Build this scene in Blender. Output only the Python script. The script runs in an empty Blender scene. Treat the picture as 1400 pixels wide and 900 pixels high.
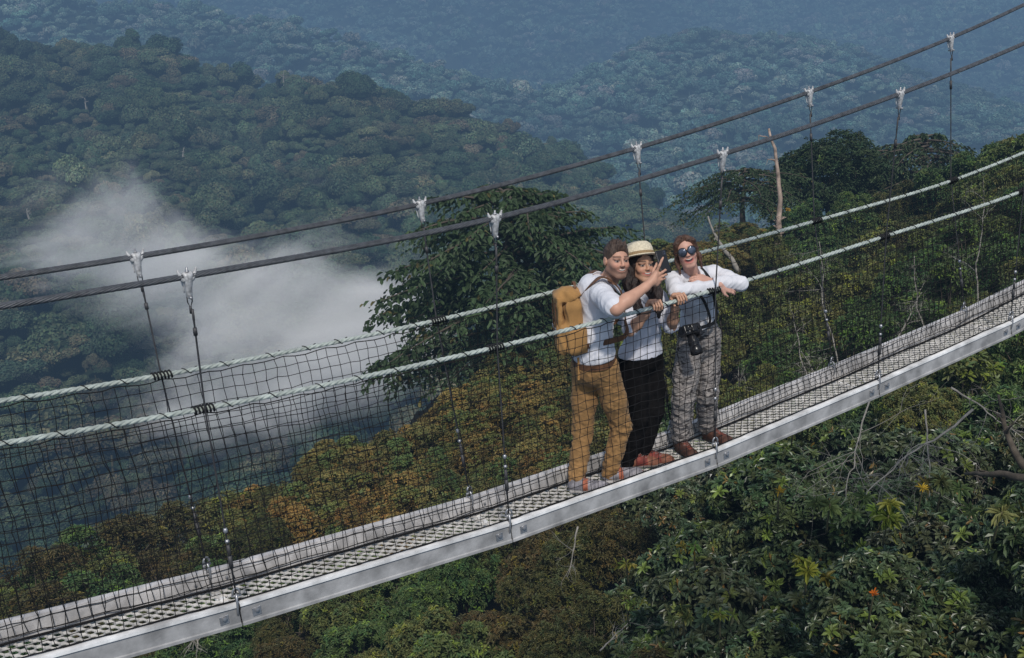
import bpy, math, random
import numpy as np
R = math.radians
rng = np.random.default_rng(7)
random.seed(7)
scene = bpy.context.scene
COL = scene.collection

# ------------------------------------------------------------------ camera
F_PX, PITCH, ROLL, HEAD = 1545.93, 0.3017, -0.0992, 0.9973
CAM = np.array([-1.5479, -5.5488, 3.0122])
fw = np.array([math.cos(HEAD)*math.cos(PITCH), math.sin(HEAD)*math.cos(PITCH), -math.sin(PITCH)])
rt0 = np.array([math.sin(HEAD), -math.cos(HEAD), 0.0])
up0 = np.cross(rt0, fw)
rt = math.cos(ROLL)*rt0 + math.sin(ROLL)*up0
up = -math.sin(ROLL)*rt0 + math.cos(ROLL)*up0

def ray(u, v):
    return fw + rt*(u-700)/F_PX - up*(v-450)/F_PX
def at(u, v, y):                       # point of the photo on the upright plane at distance y across the bridge
    d = ray(u, v); return CAM + d*(y-CAM[1])/d[1]
def far_at(u, v, dist):                # point of the photo at a distance from the viewer
    d = ray(u, v); return CAM + d*dist/np.linalg.norm(d)
def az_el(u, v):
    d = ray(u, v); return math.atan2(d[1], d[0]), math.atan2(d[2], math.hypot(d[0], d[1]))

from mathutils import Matrix, Vector
cd = bpy.data.cameras.new('viewpoint'); cam = bpy.data.objects.new('viewpoint', cd); COL.objects.link(cam)
cd.sensor_width = 36.0; cd.lens = 36.0*F_PX/1400.0; cd.clip_start = 0.1; cd.clip_end = 6000
M = Matrix.Identity(4)
for i in range(3):
    M[i][0] = rt[i]; M[i][1] = up[i]; M[i][2] = -fw[i]; M[i][3] = CAM[i]
cam.matrix_world = M
scene.camera = cam

# ------------------------------------------------------------------ light
scene.view_settings.view_transform = 'Standard'; scene.view_settings.look = 'None'
scene.view_settings.exposure = 0; scene.view_settings.gamma = 1
SUN_EL, SUN_AZ = R(47), R(246)         # direction towards the sun
w = bpy.data.worlds.new("World"); scene.world = w; w.use_nodes = True
nt = w.node_tree; bg = nt.nodes['Background']
sky = nt.nodes.new('ShaderNodeTexSky'); sky.sky_type = 'NISHITA'; sky.sun_disc = False
sky.sun_elevation = SUN_EL; sky.sun_rotation = math.pi/2 - SUN_AZ; sky.altitude = 1500; sky.air_density = 1.0; sky.dust_density = 2.0
hs_ = nt.nodes.new('ShaderNodeHueSaturation'); hs_.inputs['Saturation'].default_value = .50     # thin cloud whitens the sky
nt.links.new(sky.outputs[0], hs_.inputs['Color']); nt.links.new(hs_.outputs[0], bg.inputs[0]); hs_.inputs['Value'].default_value = 1.3; bg.inputs[1].default_value = 0.15
sd = bpy.data.lights.new('sun', 'SUN'); sun = bpy.data.objects.new('sun', sd); COL.objects.link(sun)
sd.energy = 3.4; sd.angle = R(4); sd.color = (1.0, 0.95, 0.87)
sdir = Vector((math.cos(SUN_EL)*math.cos(SUN_AZ), math.cos(SUN_EL)*math.sin(SUN_AZ), math.sin(SUN_EL)))
sun.rotation_euler = sdir.to_track_quat('Z', 'Y').to_euler()
sun.location = (0, 0, 60)
cy = scene.cycles
cy.max_bounces = 5; cy.diffuse_bounces = 3; cy.glossy_bounces = 2; cy.transmission_bounces = 2; cy.volume_bounces = 0
cy.transparent_max_bounces = 8; cy.caustics_reflective = False; cy.caustics_refractive = False
try:
    cy.use_denoising = True; cy.denoiser = 'OPENIMAGEDENOISE'; cy.denoising_input_passes = 'RGB_ALBEDO_NORMAL'
except Exception: pass

# ------------------------------------------------------------------ objects and labels
def tag(o, label=None, cat=None, group=None, kind=None):
    if label: o['label'] = label
    if cat: o['category'] = cat
    if group: o['group'] = group
    if kind: o['kind'] = kind
    return o
def empty(name, loc=(0,0,0), rz=0.0):
    o = bpy.data.objects.new(name, None); COL.objects.link(o)
    o.location = loc; o.rotation_euler = (0, 0, rz); o.empty_display_size = 0.1
    return o
def mesh_data(name, V, Q=None, T=None, mat=None, col=None, smooth=False, more=None):
    V = np.asarray(V, dtype=np.float32).reshape(-1, 3)
    Q = np.zeros((0,4), np.int32) if Q is None else np.asarray(Q, np.int32).reshape(-1, 4)
    T = np.zeros((0,3), np.int32) if T is None else np.asarray(T, np.int32).reshape(-1, 3)
    me = bpy.data.meshes.new(name)
    nl = Q.size + T.size; nf = len(Q) + len(T)
    me.vertices.add(len(V)); me.vertices.foreach_set('co', V.ravel())
    me.loops.add(nl); me.loops.foreach_set('vertex_index', np.concatenate([Q.ravel(), T.ravel()]).astype(np.int32))
    me.polygons.add(nf)
    me.polygons.foreach_set('loop_start', np.concatenate([np.arange(len(Q))*4, Q.size + np.arange(len(T))*3]).astype(np.int32))
    me.polygons.foreach_set('loop_total', np.concatenate([np.full(len(Q), 4), np.full(len(T), 3)]).astype(np.int32))
    me.polygons.foreach_set('use_smooth', np.full(nf, bool(smooth)))
    if col is not None:
        a = me.attributes.new('col', 'FLOAT_COLOR', 'POINT')
        c = np.asarray(col, np.float32)
        if c.shape[1] == 3: c = np.concatenate([c, np.ones((len(c),1), np.float32)], 1)
        a.data.foreach_set('color', c.ravel())
    me.update(calc_edges=True); me.validate()
    if mat is not None: me.materials.append(mat)
    return me
def obj_from(name, me, parent=None):
    o = bpy.data.objects.new(name, me); COL.objects.link(o)
    if parent is not None:
        o.parent = parent
    return o

class MB:
    """collects shapes into one mesh"""
    def __init__(s): s.V = []; s.Q = []; s.T = []; s.C = []; s.n = 0
    def add(s, V, Q=None, T=None, col=None):
        V = np.asarray(V, float).reshape(-1, 3)
        if Q is not None and len(Q): s.Q.append(np.asarray(Q, int).reshape(-1,4) + s.n)
        if T is not None and len(T): s.T.append(np.asarray(T, int).reshape(-1,3) + s.n)
        s.V.append(V); s.n += len(V)
        s.C.append(np.tile(np.asarray(col if col is not None else (1,1,1), float), (len(V),1)) if col is None or np.ndim(col) == 1 else col)
        return s
    def box(s, c, size, rot=None, bev=0.0, col=None):
        c = np.asarray(c, float); hx, hy, hz = [q/2 for q in size]
        if bev <= 0:
            P = np.array([[x,y,z] for x in (-hx,hx) for y in (-hy,hy) for z in (-hz,hz)])
            Q = [[0,1,3,2],[4,6,7,5],[0,4,5,1],[2,3,7,6],[0,2,6,4],[1,5,7,3]]
            T = []
        else:
            b = min(bev, hx*.9, hy*.9, hz*.9); P = []
            idx = {}
            for sx in (-1,1):
                for sy in (-1,1):
                    for sz in (-1,1):
                        for k in range(3):
                            p = [sx*(hx-b), sy*(hy-b), sz*(hz-b)]; p[k] = (sx*hx, sy*hy, sz*hz)[k]
                            idx[(sx,sy,sz,k)] = len(P); P.append(p)
            P = np.array(P); Q = []; T = []
            for k in range(3):
                a, bb = [i for i in range(3) if i != k]
                for sg in (-1,1):
                    q = []
                    for (p, r) in ((-1,-1),(1,-1),(1,1),(-1,1)):
                        t = [0,0,0]; t[k] = sg; t[a] = p; t[bb] = r; q.append(idx[(*t, k)])
                    Q.append(q)
            for k in range(3):                      # edges along axis k
                a, bb = [i for i in range(3) if i != k]
                for p in (-1,1):
                    for r in (-1,1):
                        q = []
                        for (e, f) in ((-1,a),(1,a),(1,bb),(-1,bb)):
                            t = [0,0,0]; t[k] = e; t[a] = p; t[bb] = r; q.append(idx[(*t, f)])
                        Q.append(q)
            for sx in (-1,1):
                for sy in (-1,1):
                    for sz in (-1,1): T.append([idx[(sx,sy,sz,k)] for k in range(3)])
        if rot is not None: P = P @ np.asarray(rot).T
        return s.add(P + c, Q, T, col)
    def tube(s, pts, rad, n=6, col=None, cap=True, squash=None):
        pts = np.asarray(pts, float); m = len(pts)
        rad = np.broadcast_to(np.asarray(rad, float), (m,))
        t = np.gradient(pts, axis=0); t /= np.linalg.norm(t, axis=1, keepdims=True) + 1e-12
        ref = np.array([0,0,1.0]) if abs(t[:,2]).mean() < 0.8 else np.array([1.0,0,0])
        a = np.cross(t, ref); a /= np.linalg.norm(a, axis=1, keepdims=True) + 1e-12
        b = np.cross(a, t)
        th = np.arange(n)*2*math.pi/n
        V = pts[:,None,:] + rad[:,None,None]*(np.cos(th)[None,:,None]*a[:,None,:] + np.sin(th)[None,:,None]*b[:,None,:])
        i = np.arange(m-1)[:,None]*n; j = np.arange(n)[None,:]; j2 = (j+1) % n
        Q = np.stack([i+j, i+j2, i+n+j2, i+n+j], -1).reshape(-1,4)
        T = []
        if cap:
            for k in range(1, n-1): T.append([0, k+1, k]); T.append([(m-1)*n, (m-1)*n+k, (m-1)*n+k+1])
        return s.add(V.reshape(-1,3), Q, T, col)
    def lathe(s, prof, c, axis=(0,0,1), n=24, col=None):
        prof = np.asarray(prof, float); ax = np.asarray(axis, float); ax /= np.linalg.norm(ax)
        a = np.cross(ax, (0,0,1) if abs(ax[2]) < .9 else (1,0,0)); a /= np.linalg.norm(a); b = np.cross(ax, a)
        th = np.arange(n)*2*math.pi/n
        V = np.asarray(c)[None,None,:] + prof[:,0][:,None,None]*(np.cos(th)[None,:,None]*a + np.sin(th)[None,:,None]*b) + prof[:,1][:,None,None]*ax
        m = len(prof); i = np.arange(m-1)[:,None]*n; j = np.arange(n)[None,:]; j2 = (j+1) % n
        Q = np.stack([i+j, i+j2, i+n+j2, i+n+j], -1).reshape(-1,4)
        return s.add(V.reshape(-1,3), Q, None, col)
    def data(s, name, mat=None, smooth=False, usecol=True):
        V = np.concatenate(s.V); Q = np.concatenate(s.Q) if s.Q else None; T = np.concatenate(s.T) if s.T else None
        return mesh_data(name, V, Q, T, mat, np.concatenate(s.C) if usecol else None, smooth)
    def build(s, name, mat, parent=None, smooth=False):
        return obj_from(name, s.data(name, mat, smooth), parent)

# ------------------------------------------------------------------ materials
def new_mat(name):
    m = bpy.data.materials.new(name); m.use_nodes = True
    return m, m.node_tree, m.node_tree.nodes, m.node_tree.links, m.node_tree.nodes['Principled BSDF']
def mat_plain(name, color, rough=.6, metal=0.0, var=.25, scale=12.0, bump=0.15, bscale=60.0, usecol=False, spec=.4, sheen=0.0):
    """noise-varied surface, with fine bump; optionally times the vertex colour"""
    m, t, N, L, B = new_mat(name)
    tc = N.new('ShaderNodeTexCoord')
    no = N.new('ShaderNodeTexNoise'); no.inputs['Scale'].default_value = scale; no.inputs['Detail'].default_value = 5
    L.new(tc.outputs['Object'], no.inputs['Vector'])
    mr = N.new('ShaderNodeMapRange'); mr.inputs[1].default_value = .3; mr.inputs[2].default_value = .7
    mr.inputs[3].default_value = 1-var; mr.inputs[4].default_value = 1+var
    L.new(no.outputs[0], mr.inputs[0])
    mx = N.new('ShaderNodeMix'); mx.data_type = 'RGBA'; mx.blend_type = 'MULTIPLY'; mx.inputs[0].default_value = 1.0
    L.new(mr.outputs[0], mx.inputs[7])
    if usecol:
        at_ = N.new('ShaderNodeAttribute'); at_.attribute_name = 'col'
        m2 = N.new('ShaderNodeMix'); m2.data_type = 'RGBA'; m2.blend_type = 'MULTIPLY'; m2.inputs[0].default_value = 1.0
        m2.inputs[6].default_value = (*color, 1); L.new(at_.outputs['Color'], m2.inputs[7]); L.new(m2.outputs[2], mx.inputs[6])
    else:
        mx.inputs[6].default_value = (*color, 1)
    L.new(mx.outputs[2], B.inputs['Base Color'])
    B.inputs['Roughness'].default_value = rough; B.inputs['Metallic'].default_value = metal; B.inputs['Specular IOR Level'].default_value = spec
    if sheen: B.inputs['Sheen Weight'].default_value = sheen
    if bump:
        nb = N.new('ShaderNodeTexNoise'); nb.inputs['Scale'].default_value = bscale; nb.inputs['Detail'].default_value = 4
        L.new(tc.outputs['Object'], nb.inputs['Vector'])
        bp = N.new('ShaderNodeBump'); bp.inputs['Strength'].default_value = bump; bp.inputs['Distance'].default_value = .01
        L.new(nb.outputs[0], bp.inputs['Height']); L.new(bp.outputs[0], B.inputs['Normal'])
    return m
def mat_leaf(name, stops, rough=.5, trans=.25, spec=.35, gain=1.0, patch=0):
    """leaves: vertex colour times a tint that varies from plant to plant"""
    m, t, N, L, B = new_mat(name)
    a = N.new('ShaderNodeAttribute'); a.attribute_name = 'col'
    oi = N.new('ShaderNodeObjectInfo')
    cr = N.new('ShaderNodeValToRGB'); e = cr.color_ramp.elements
    for i, (p, c) in enumerate(stops):
        el = e[i] if i < 2 else e.new(p)
        el.position = p; el.color = (*[q*gain for q in c], 1)
    L.new(oi.outputs['Random'], cr.inputs[0])
    mx = N.new('ShaderNodeMix'); mx.data_type = 'RGBA'; mx.blend_type = 'MULTIPLY'; mx.inputs[0].default_value = 1
    L.new(cr.outputs[0], mx.inputs[6]); L.new(a.outputs['Color'], mx.inputs[7])
    if patch:                                       # stands of lighter and darker trees, with cloud-shadow mottling put into the colour
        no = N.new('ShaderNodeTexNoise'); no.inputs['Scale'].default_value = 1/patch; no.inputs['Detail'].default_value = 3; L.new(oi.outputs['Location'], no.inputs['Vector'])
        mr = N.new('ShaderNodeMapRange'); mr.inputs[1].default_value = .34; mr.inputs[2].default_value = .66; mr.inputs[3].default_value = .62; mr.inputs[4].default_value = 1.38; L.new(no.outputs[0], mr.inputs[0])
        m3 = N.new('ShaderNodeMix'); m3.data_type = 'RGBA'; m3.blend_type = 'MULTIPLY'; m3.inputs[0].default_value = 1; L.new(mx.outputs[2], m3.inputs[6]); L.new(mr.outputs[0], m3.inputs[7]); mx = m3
    L.new(mx.outputs[2], B.inputs['Base Color']); B.inputs['Roughness'].default_value = rough; B.inputs['Specular IOR Level'].default_value = spec
    if trans:
        tr = N.new('ShaderNodeBsdfTranslucent'); ms = N.new('ShaderNodeMixShader'); ms.inputs[0].default_value = trans
        L.new(mx.outputs[2], tr.inputs[0]); L.new(B.outputs[0], ms.inputs[1]); L.new(tr.outputs[0], ms.inputs[2])
        L.new(ms.outputs[0], N['Material Output'].inputs[0])
    return m
# ------------------------------------------------------------------ smooth value noise
def _hash(ix, iy, seed):
    n = (ix*374761393 + iy*668265263 + seed*974711) & 0x7fffffff
    n = ((n ^ (n >> 13))*1274126177) & 0x7fffffff
    return ((n ^ (n >> 16)) & 0xffff)/65535.0
def vnoise(x, y, seed=0):
    ix = np.floor(x).astype(np.int64); iy = np.floor(y).astype(np.int64); fx = x-ix; fy = y-iy
    fx = fx*fx*(3-2*fx); fy = fy*fy*(3-2*fy)
    a = _hash(ix,iy,seed); b = _hash(ix+1,iy,seed); c = _hash(ix,iy+1,seed); d = _hash(ix+1,iy+1,seed)
    return (a*(1-fx)+b*fx)*(1-fy) + (c*(1-fx)+d*fx)*fy
def fbm(x, y, seed=0, o=4):
    s = 0; a = .5
    for i in range(o): s = s + a*(vnoise(x*2**i, y*2**i, seed+i)-.5); a *= .5
    return s*2

# ------------------------------------------------------------------ far hills: slopes that rise away from the valley
def crest_fn(ctrl):                    # (u, v, distance) crest points -> elevation and distance by azimuth
    A = sorted([(az_el(u, v)[0], az_el(u, v)[1], d) for u, v, d in ctrl])
    a = np.array([q[0] for q in A]); e = np.array([q[1] for q in A]); d = np.array([q[2] for q in A])
    return lambda az: (np.interp(az, a, e), np.interp(az, a, d))
HILLS = {
  'near':  dict(crest=crest_fn([(-700,40,430),(0,62,430),(120,66,430),(240,80,415),(350,122,400),(430,118,385),(520,135,380),(640,165,370),(760,205,350),(850,265,320),(960,330,300),(1300,460,280),(2000,600,280)]),
               foot=(118,-64), noise=9, seed=11, back=70),
  'mid':   dict(crest=crest_fn([(-700,-60,832),(0,-12,832),(200,6,821),(330,22,811),(470,52,790),(600,92,769),(720,125,759),(800,105,811),(870,68,863),(930,50,884),(1100,54,884),(1200,82,852),(1300,122,821),(1400,152,811),(2000,240,811)]),
               foot=(345,-100), noise=26, seed=23, back=140),
  'far':   dict(crest=crest_fn([(-700,-150,1750),(0,-150,1750),(700,-130,1820),(1400,-110,1750),(2000,-100,1750)]),
               foot=(760,-150), noise=50, seed=37, back=150),
}
AZ0, AZ1 = R(14), R(98)
def hill_pos(h, az, s):
    """s 0 at the foot, 1 on the crest, above 1 behind it"""
    el, dc = h['crest'](az)
    dc = dc*(1 + .06*fbm(az*9, az*0+3, h['seed'], 3))
    zc = CAM[2] + np.tan(el)*dc
    d0, z0 = h['foot']
    sf = np.clip(s, 0, 1); prof = sf**1.15
    d = d0 + (dc-d0)*sf + np.clip(s-1, 0, 9)*h['back']*2
    z = z0 + (zc-z0)*prof - np.clip(s-1, 0, 9)*h['back']
    x = CAM[0] + d*np.cos(az); y = CAM[1] + d*np.sin(az)
    k = h['noise']
    fold = fbm(x/(k*9), y/(k*9), h['seed'], 4)*k
    env = np.clip(np.minimum(1, (1.02-sf)*3.0), .12, 1)
    # ravines run down the slope
    rv = -np.abs(fbm(az*16 + 1.5*fbm(x/150, y/150, 5, 2), sf*1.3, h['seed']+50, 3))*k*1.5
    z = z + (fold + rv)*env
    return x, y, z
m_soil = mat_plain('hill_ground', (.018,.026,.014), .95, 0, .4, .05, 0, spec=.1)
for hname, h in HILLS.items():
    na, ns = 150, 46
    AZ, S = np.meshgrid(np.linspace(AZ0, AZ1, na), np.linspace(0, 1.5, ns), indexing='ij')
    x, y, z = hill_pos(h, AZ, S)
    V = np.stack([x, y, z-2.0], -1).reshape(-1,3)
    i = np.arange(na-1)[:,None]*ns; j = np.arange(ns-1)[None,:]
    Q = np.stack([i+j, i+ns+j, i+ns+j+1, i+j+1], -1).reshape(-1,4)
    o = obj_from('hill', mesh_data('hill', V, Q, None, m_soil, None, True))
    tag(o, {'near':'nearer forested hill across the valley, under big rounded crowns','mid':'blue hazy middle ridge behind the nearer hill','far':'most distant pale blue mountainside along the top of the view'}[hname], 'hill', kind='structure')
# valley floor joining all of it
g = np.linspace(-2600, 2600, 2)
V = [[-2600,-2600,-260],[2600,-2600,-260],[2600,2600,-260],[-2600,2600,-260]]
o = obj_from('terrain', mesh_data('terrain', V, [[0,1,2,3]], None, m_soil)); tag(o, 'dark valley floor far below the footbridge', 'ground', kind='structure')

# ------------------------------------------------------------------ forest crowns on the hills
def dome_crown(seed, ncl, size, flat=.62, lumps=9):
    """rounded tropical crown: leaf clumps over a lumpy dome, radius 1"""
    r = np.random.default_rng(seed)
    th = r.uniform(0, 2*math.pi, lumps); rr = np.sqrt(r.uniform(.02, 1, lumps))*.68
    C = np.stack([rr*np.cos(th), rr*np.sin(th), (1-rr**2)*flat*r.uniform(.55,1.05,lumps)], -1); C[0] = (0,0,flat*.8)
    rad = r.uniform(.26, .46, lumps)
    li = r.integers(0, lumps, ncl)
    n = r.normal(size=(ncl,3)); n[:,2] = np.abs(n[:,2])*.9 - .25; n /= np.linalg.norm(n, axis=1, keepdims=True)
    P = C[li] + n*(rad[li]*r.uniform(.82,1.06,ncl))[:,None]*np.array([1,1,.85])
    nn = n + r.normal(size=(ncl,3))*.45; nn /= np.linalg.norm(nn, axis=1, keepdims=True)
    a = np.cross(nn, r.normal(size=(ncl,3))); a /= np.linalg.norm(a, axis=1, keepdims=True); b = np.cross(nn, a)
    s = size*r.uniform(.6,1.35,ncl)[:,None]
    lift = nn*s*.25
    V = np.stack([P-a*s, P-b*s*.7+lift, P+a*s, P+b*s*.7+lift], 1)
    shade = (r.uniform(.78,1.22,ncl)*(.60+.52*np.clip(P[:,2]/flat,0,1.1)))[:,None]  # clumps lighter on top, darker below: self-shading put into the vertex colour
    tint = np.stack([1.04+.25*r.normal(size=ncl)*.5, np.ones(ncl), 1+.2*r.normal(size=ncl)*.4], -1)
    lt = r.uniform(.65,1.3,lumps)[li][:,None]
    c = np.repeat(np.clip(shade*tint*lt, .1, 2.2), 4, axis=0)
    Q = np.arange(ncl*4).reshape(-1,4)
    mb = MB(); mb.add(V.reshape(-1,3), Q, None, c)
    return mb, C, rad
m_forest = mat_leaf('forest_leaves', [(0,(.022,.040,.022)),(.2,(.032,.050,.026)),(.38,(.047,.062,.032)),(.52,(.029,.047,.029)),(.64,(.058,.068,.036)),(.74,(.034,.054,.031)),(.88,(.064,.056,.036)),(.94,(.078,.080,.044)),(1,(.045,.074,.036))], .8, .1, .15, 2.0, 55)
m_forest_far = mat_leaf('far_forest_leaves', [(0,(0.018,0.038,0.030)),(.2,(0.026,0.048,0.035)),(.38,(0.039,0.059,0.043)),(.52,(0.024,0.045,0.039)),(.64,(0.048,0.065,0.049)),(.74,(0.028,0.051,0.042)),(.88,(0.052,0.053,0.049)),(.94,(0.064,0.076,0.059)),(1,(0.037,0.070,0.049))], .8, .1, .15, 3.3, 140)  # leaf colours shifted towards blue: part of the distance haze is painted in
m_bark_far = mat_plain('grey_bark', (.16,.14,.12), .9, 0, .3, 3, .2, 20)
def crown_mesh(name, seed, ncl, size, inner=True, flat=.62, lumps=9, mat=None):
    mb, C, rad = dome_crown(seed, ncl, size, flat, lumps)
    if inner:                                       # dark twiggy heart so that no sky shows straight through
        for c, q in zip(C, rad):
            prof = [(0,-.75*q),(.55*q,-.55*q),(.78*q,0),(.55*q,.55*q),(0,.72*q)]
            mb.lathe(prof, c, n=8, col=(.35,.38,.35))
        mb.tube([(0,0,-.9),(.02,.01,-.3),(0,0,.2)], [.05,.04,.03], 5, col=(.9,.8,.7))
    return mb.data(name, mat or m_forest)
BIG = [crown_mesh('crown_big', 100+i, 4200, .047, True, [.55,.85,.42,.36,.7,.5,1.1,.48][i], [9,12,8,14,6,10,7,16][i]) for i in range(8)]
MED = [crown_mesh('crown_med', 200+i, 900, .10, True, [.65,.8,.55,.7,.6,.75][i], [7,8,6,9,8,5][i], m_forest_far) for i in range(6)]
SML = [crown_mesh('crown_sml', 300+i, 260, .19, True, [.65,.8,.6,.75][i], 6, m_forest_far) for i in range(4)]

def scatter_on(h, n, s0, s1, seed, smin):
    """random spots on a slope kept a crown apart"""
    r = np.random.default_rng(seed); out = []
    az = r.uniform(R(24), R(89), n*6); s = r.uniform(s0, s1, n*6)
    el, dc = h['crest'](az); d0 = h['foot'][0]
    d = d0 + (dc-d0)*np.clip(s,0,1.2)
    keep = r.uniform(0, 1, n*6) < d/dc.max()
    x, y, z = hill_pos(h, az, s); x, y, z = x[keep], y[keep], z[keep]
    cell = {}
    for p in zip(x, y, z):
        k = (int(p[0]//smin), int(p[1]//smin)); ok = True
        for i in (-1,0,1):
            for j in (-1,0,1):
                for q in cell.get((k[0]+i, k[1]+j), ()):
                    if (q[0]-p[0])**2 + (q[1]-p[1])**2 < smin*smin: ok = False
        if ok:
            cell.setdefault(k, []).append(p); out.append(p)
            if len(out) >= n: break
    return np.array(out)
def in_view(P, mu=60):
    d = P-CAM; zc = d@fw; u = 700+F_PX*(d@rt)/zc; v = 450-F_PX*(d@up)/zc
    return (u > -mu) & (u < 1400+mu) & (v > -mu) & (v < 900+mu), u, v, zc

def scatter_stuff(name, pts, scales, protos, label, seed):
    """the forest mass nobody could count: one object that sets crowns on its points"""
    r = np.random.default_rng(seed); n = len(pts)
    pc = bpy.data.collections.new(name+'_kinds')
    for i, me in enumerate(protos): pc.objects.link(bpy.data.objects.new('%s_kind_%d' % (name, i), me))
    me = bpy.data.meshes.new(name); me.vertices.add(n); me.vertices.foreach_set('co', np.asarray(pts, np.float32).ravel())
    def attr(nm, ty, key, val):
        a = me.attributes.new(nm, ty, 'POINT'); a.data.foreach_set(key, np.asarray(val).ravel())
    attr('rot', 'FLOAT_VECTOR', 'vector', np.stack([r.normal(size=n)*.1, r.normal(size=n)*.1, r.uniform(0,6.28,n)], -1).astype(np.float32))
    attr('siz', 'FLOAT_VECTOR', 'vector', np.asarray(scales, np.float32))
    attr('pick', 'INT', 'value', r.integers(0, len(protos), n).astype(np.int32))
    me.update(); o = obj_from(name, me); tag(o, label, 'forest', kind='stuff')
    ng = bpy.data.node_groups.new(name, 'GeometryNodeTree')
    ng.interface.new_socket('Geometry', in_out='INPUT', socket_type='NodeSocketGeometry'); ng.interface.new_socket('Geometry', in_out='OUTPUT', socket_type='NodeSocketGeometry')
    N, L = ng.nodes, ng.links
    gi, go = N.new('NodeGroupInput'), N.new('NodeGroupOutput')
    mp = N.new('GeometryNodeMeshToPoints'); ip = N.new('GeometryNodeInstanceOnPoints'); ci = N.new('GeometryNodeCollectionInfo')
    ci.inputs['Collection'].default_value = pc; ci.inputs['Separate Children'].default_value = True; ci.inputs['Reset Children'].default_value = True
    def named(nm, dt):
        q = N.new('GeometryNodeInputNamedAttribute'); q.data_type = dt; q.inputs['Name'].default_value = nm; return q.outputs[0]
    er = N.new('FunctionNodeEulerToRotation'); L.new(named('rot','FLOAT_VECTOR'), er.inputs[0])
    L.new(gi.outputs[0], mp.inputs[0]); L.new(mp.outputs[0], ip.inputs['Points']); L.new(ci.outputs[0], ip.inputs['Instance'])
    ip.inputs['Pick Instance'].default_value = True; L.new(named('pick','INT'), ip.inputs['Instance Index'])
    L.new(er.outputs[0], ip.inputs['Rotation']); L.new(named('siz','FLOAT_VECTOR'), ip.inputs['Scale'])
    L.new(ip.outputs[0], go.inputs[0])
    md = o.modifiers.new('scatter', 'NODES'); md.node_group = ng
    return o

hB = HILLS['near']
ptsB = scatter_on(hB, 6500, -.08, 1.1, 5, 3.5)
rB = np.random.default_rng(3)
rad = 2.2 + 5.2*rB.random(len(ptsB))**2.2
ok, u, v, zc = in_view(ptsB)
app = np.where(ok, rad/zc, 0)
order = np.argsort(-app)
big = set(order[:240].tolist())
FOREST_LABEL = ('rounded green forest tree standing on the hillside across the valley', 'tree', 'trees on the nearer forested hillside')
first = None
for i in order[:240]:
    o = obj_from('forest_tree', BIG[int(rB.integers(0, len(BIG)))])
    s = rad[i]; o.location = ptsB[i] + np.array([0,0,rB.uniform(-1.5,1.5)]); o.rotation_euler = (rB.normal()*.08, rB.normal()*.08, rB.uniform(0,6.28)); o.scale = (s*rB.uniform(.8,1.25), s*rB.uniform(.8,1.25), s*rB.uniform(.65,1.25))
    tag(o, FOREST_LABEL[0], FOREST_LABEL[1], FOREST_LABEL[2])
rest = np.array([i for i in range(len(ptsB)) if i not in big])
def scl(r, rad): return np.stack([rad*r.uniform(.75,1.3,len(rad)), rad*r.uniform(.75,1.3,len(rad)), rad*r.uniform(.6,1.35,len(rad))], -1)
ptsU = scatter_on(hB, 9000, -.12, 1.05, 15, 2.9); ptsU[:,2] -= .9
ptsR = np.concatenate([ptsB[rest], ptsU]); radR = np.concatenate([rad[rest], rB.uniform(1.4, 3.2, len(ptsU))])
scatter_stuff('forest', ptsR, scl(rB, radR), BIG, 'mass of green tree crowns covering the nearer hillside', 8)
hC = HILLS['mid']; ptsC = scatter_on(hC, 11000, -.05, 1.08, 6, 6.2); rad = 3.2 + 6.0*rB.random(len(ptsC))**2.2
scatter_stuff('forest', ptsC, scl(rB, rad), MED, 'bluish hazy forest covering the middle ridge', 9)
hD = HILLS['far']; ptsD = scatter_on(hD, 22000, -.02, 1.0, 7, 8.0); rad = 4.0 + 8.0*rB.random(len(ptsD))**2
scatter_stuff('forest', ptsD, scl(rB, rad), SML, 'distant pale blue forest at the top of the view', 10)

# ------------------------------------------------------------------ haze of the valley air
def vol_mat(name):
    m = bpy.data.materials.new(name); m.use_nodes = True; t = m.node_tree
    for n in list(t.nodes):
        if n.type != 'OUTPUT_MATERIAL': t.nodes.remove(n)
    return m, t, t.nodes, t.links, [n for n in t.nodes if n.type == 'OUTPUT_MATERIAL'][0]
m, t, N, L, out = vol_mat('haze_air')
SIG = .00105
ab = N.new('ShaderNodeVolumeAbsorption'); ab.inputs['Color'].default_value = (0,0,0,1); ab.inputs['Density'].default_value = SIG
em = N.new('ShaderNodeEmission'); em.inputs['Color'].default_value = (.108,.190,.305,1); em.inputs['Strength'].default_value = SIG  # airlight is put in as a blue glow of the volume, not scattered sunlight
ad = N.new('ShaderNodeAddShader'); L.new(ab.outputs[0], ad.inputs[0]); L.new(em.outputs[0], ad.inputs[1]); L.new(ad.outputs[0], out.inputs['Volume'])
mb = MB(); mb.box((300,700,-60), (5400,6400,640))
o = mb.build('haze', m); tag(o, 'thin blue haze filling the air of the whole valley', 'haze', kind='stuff')
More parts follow.
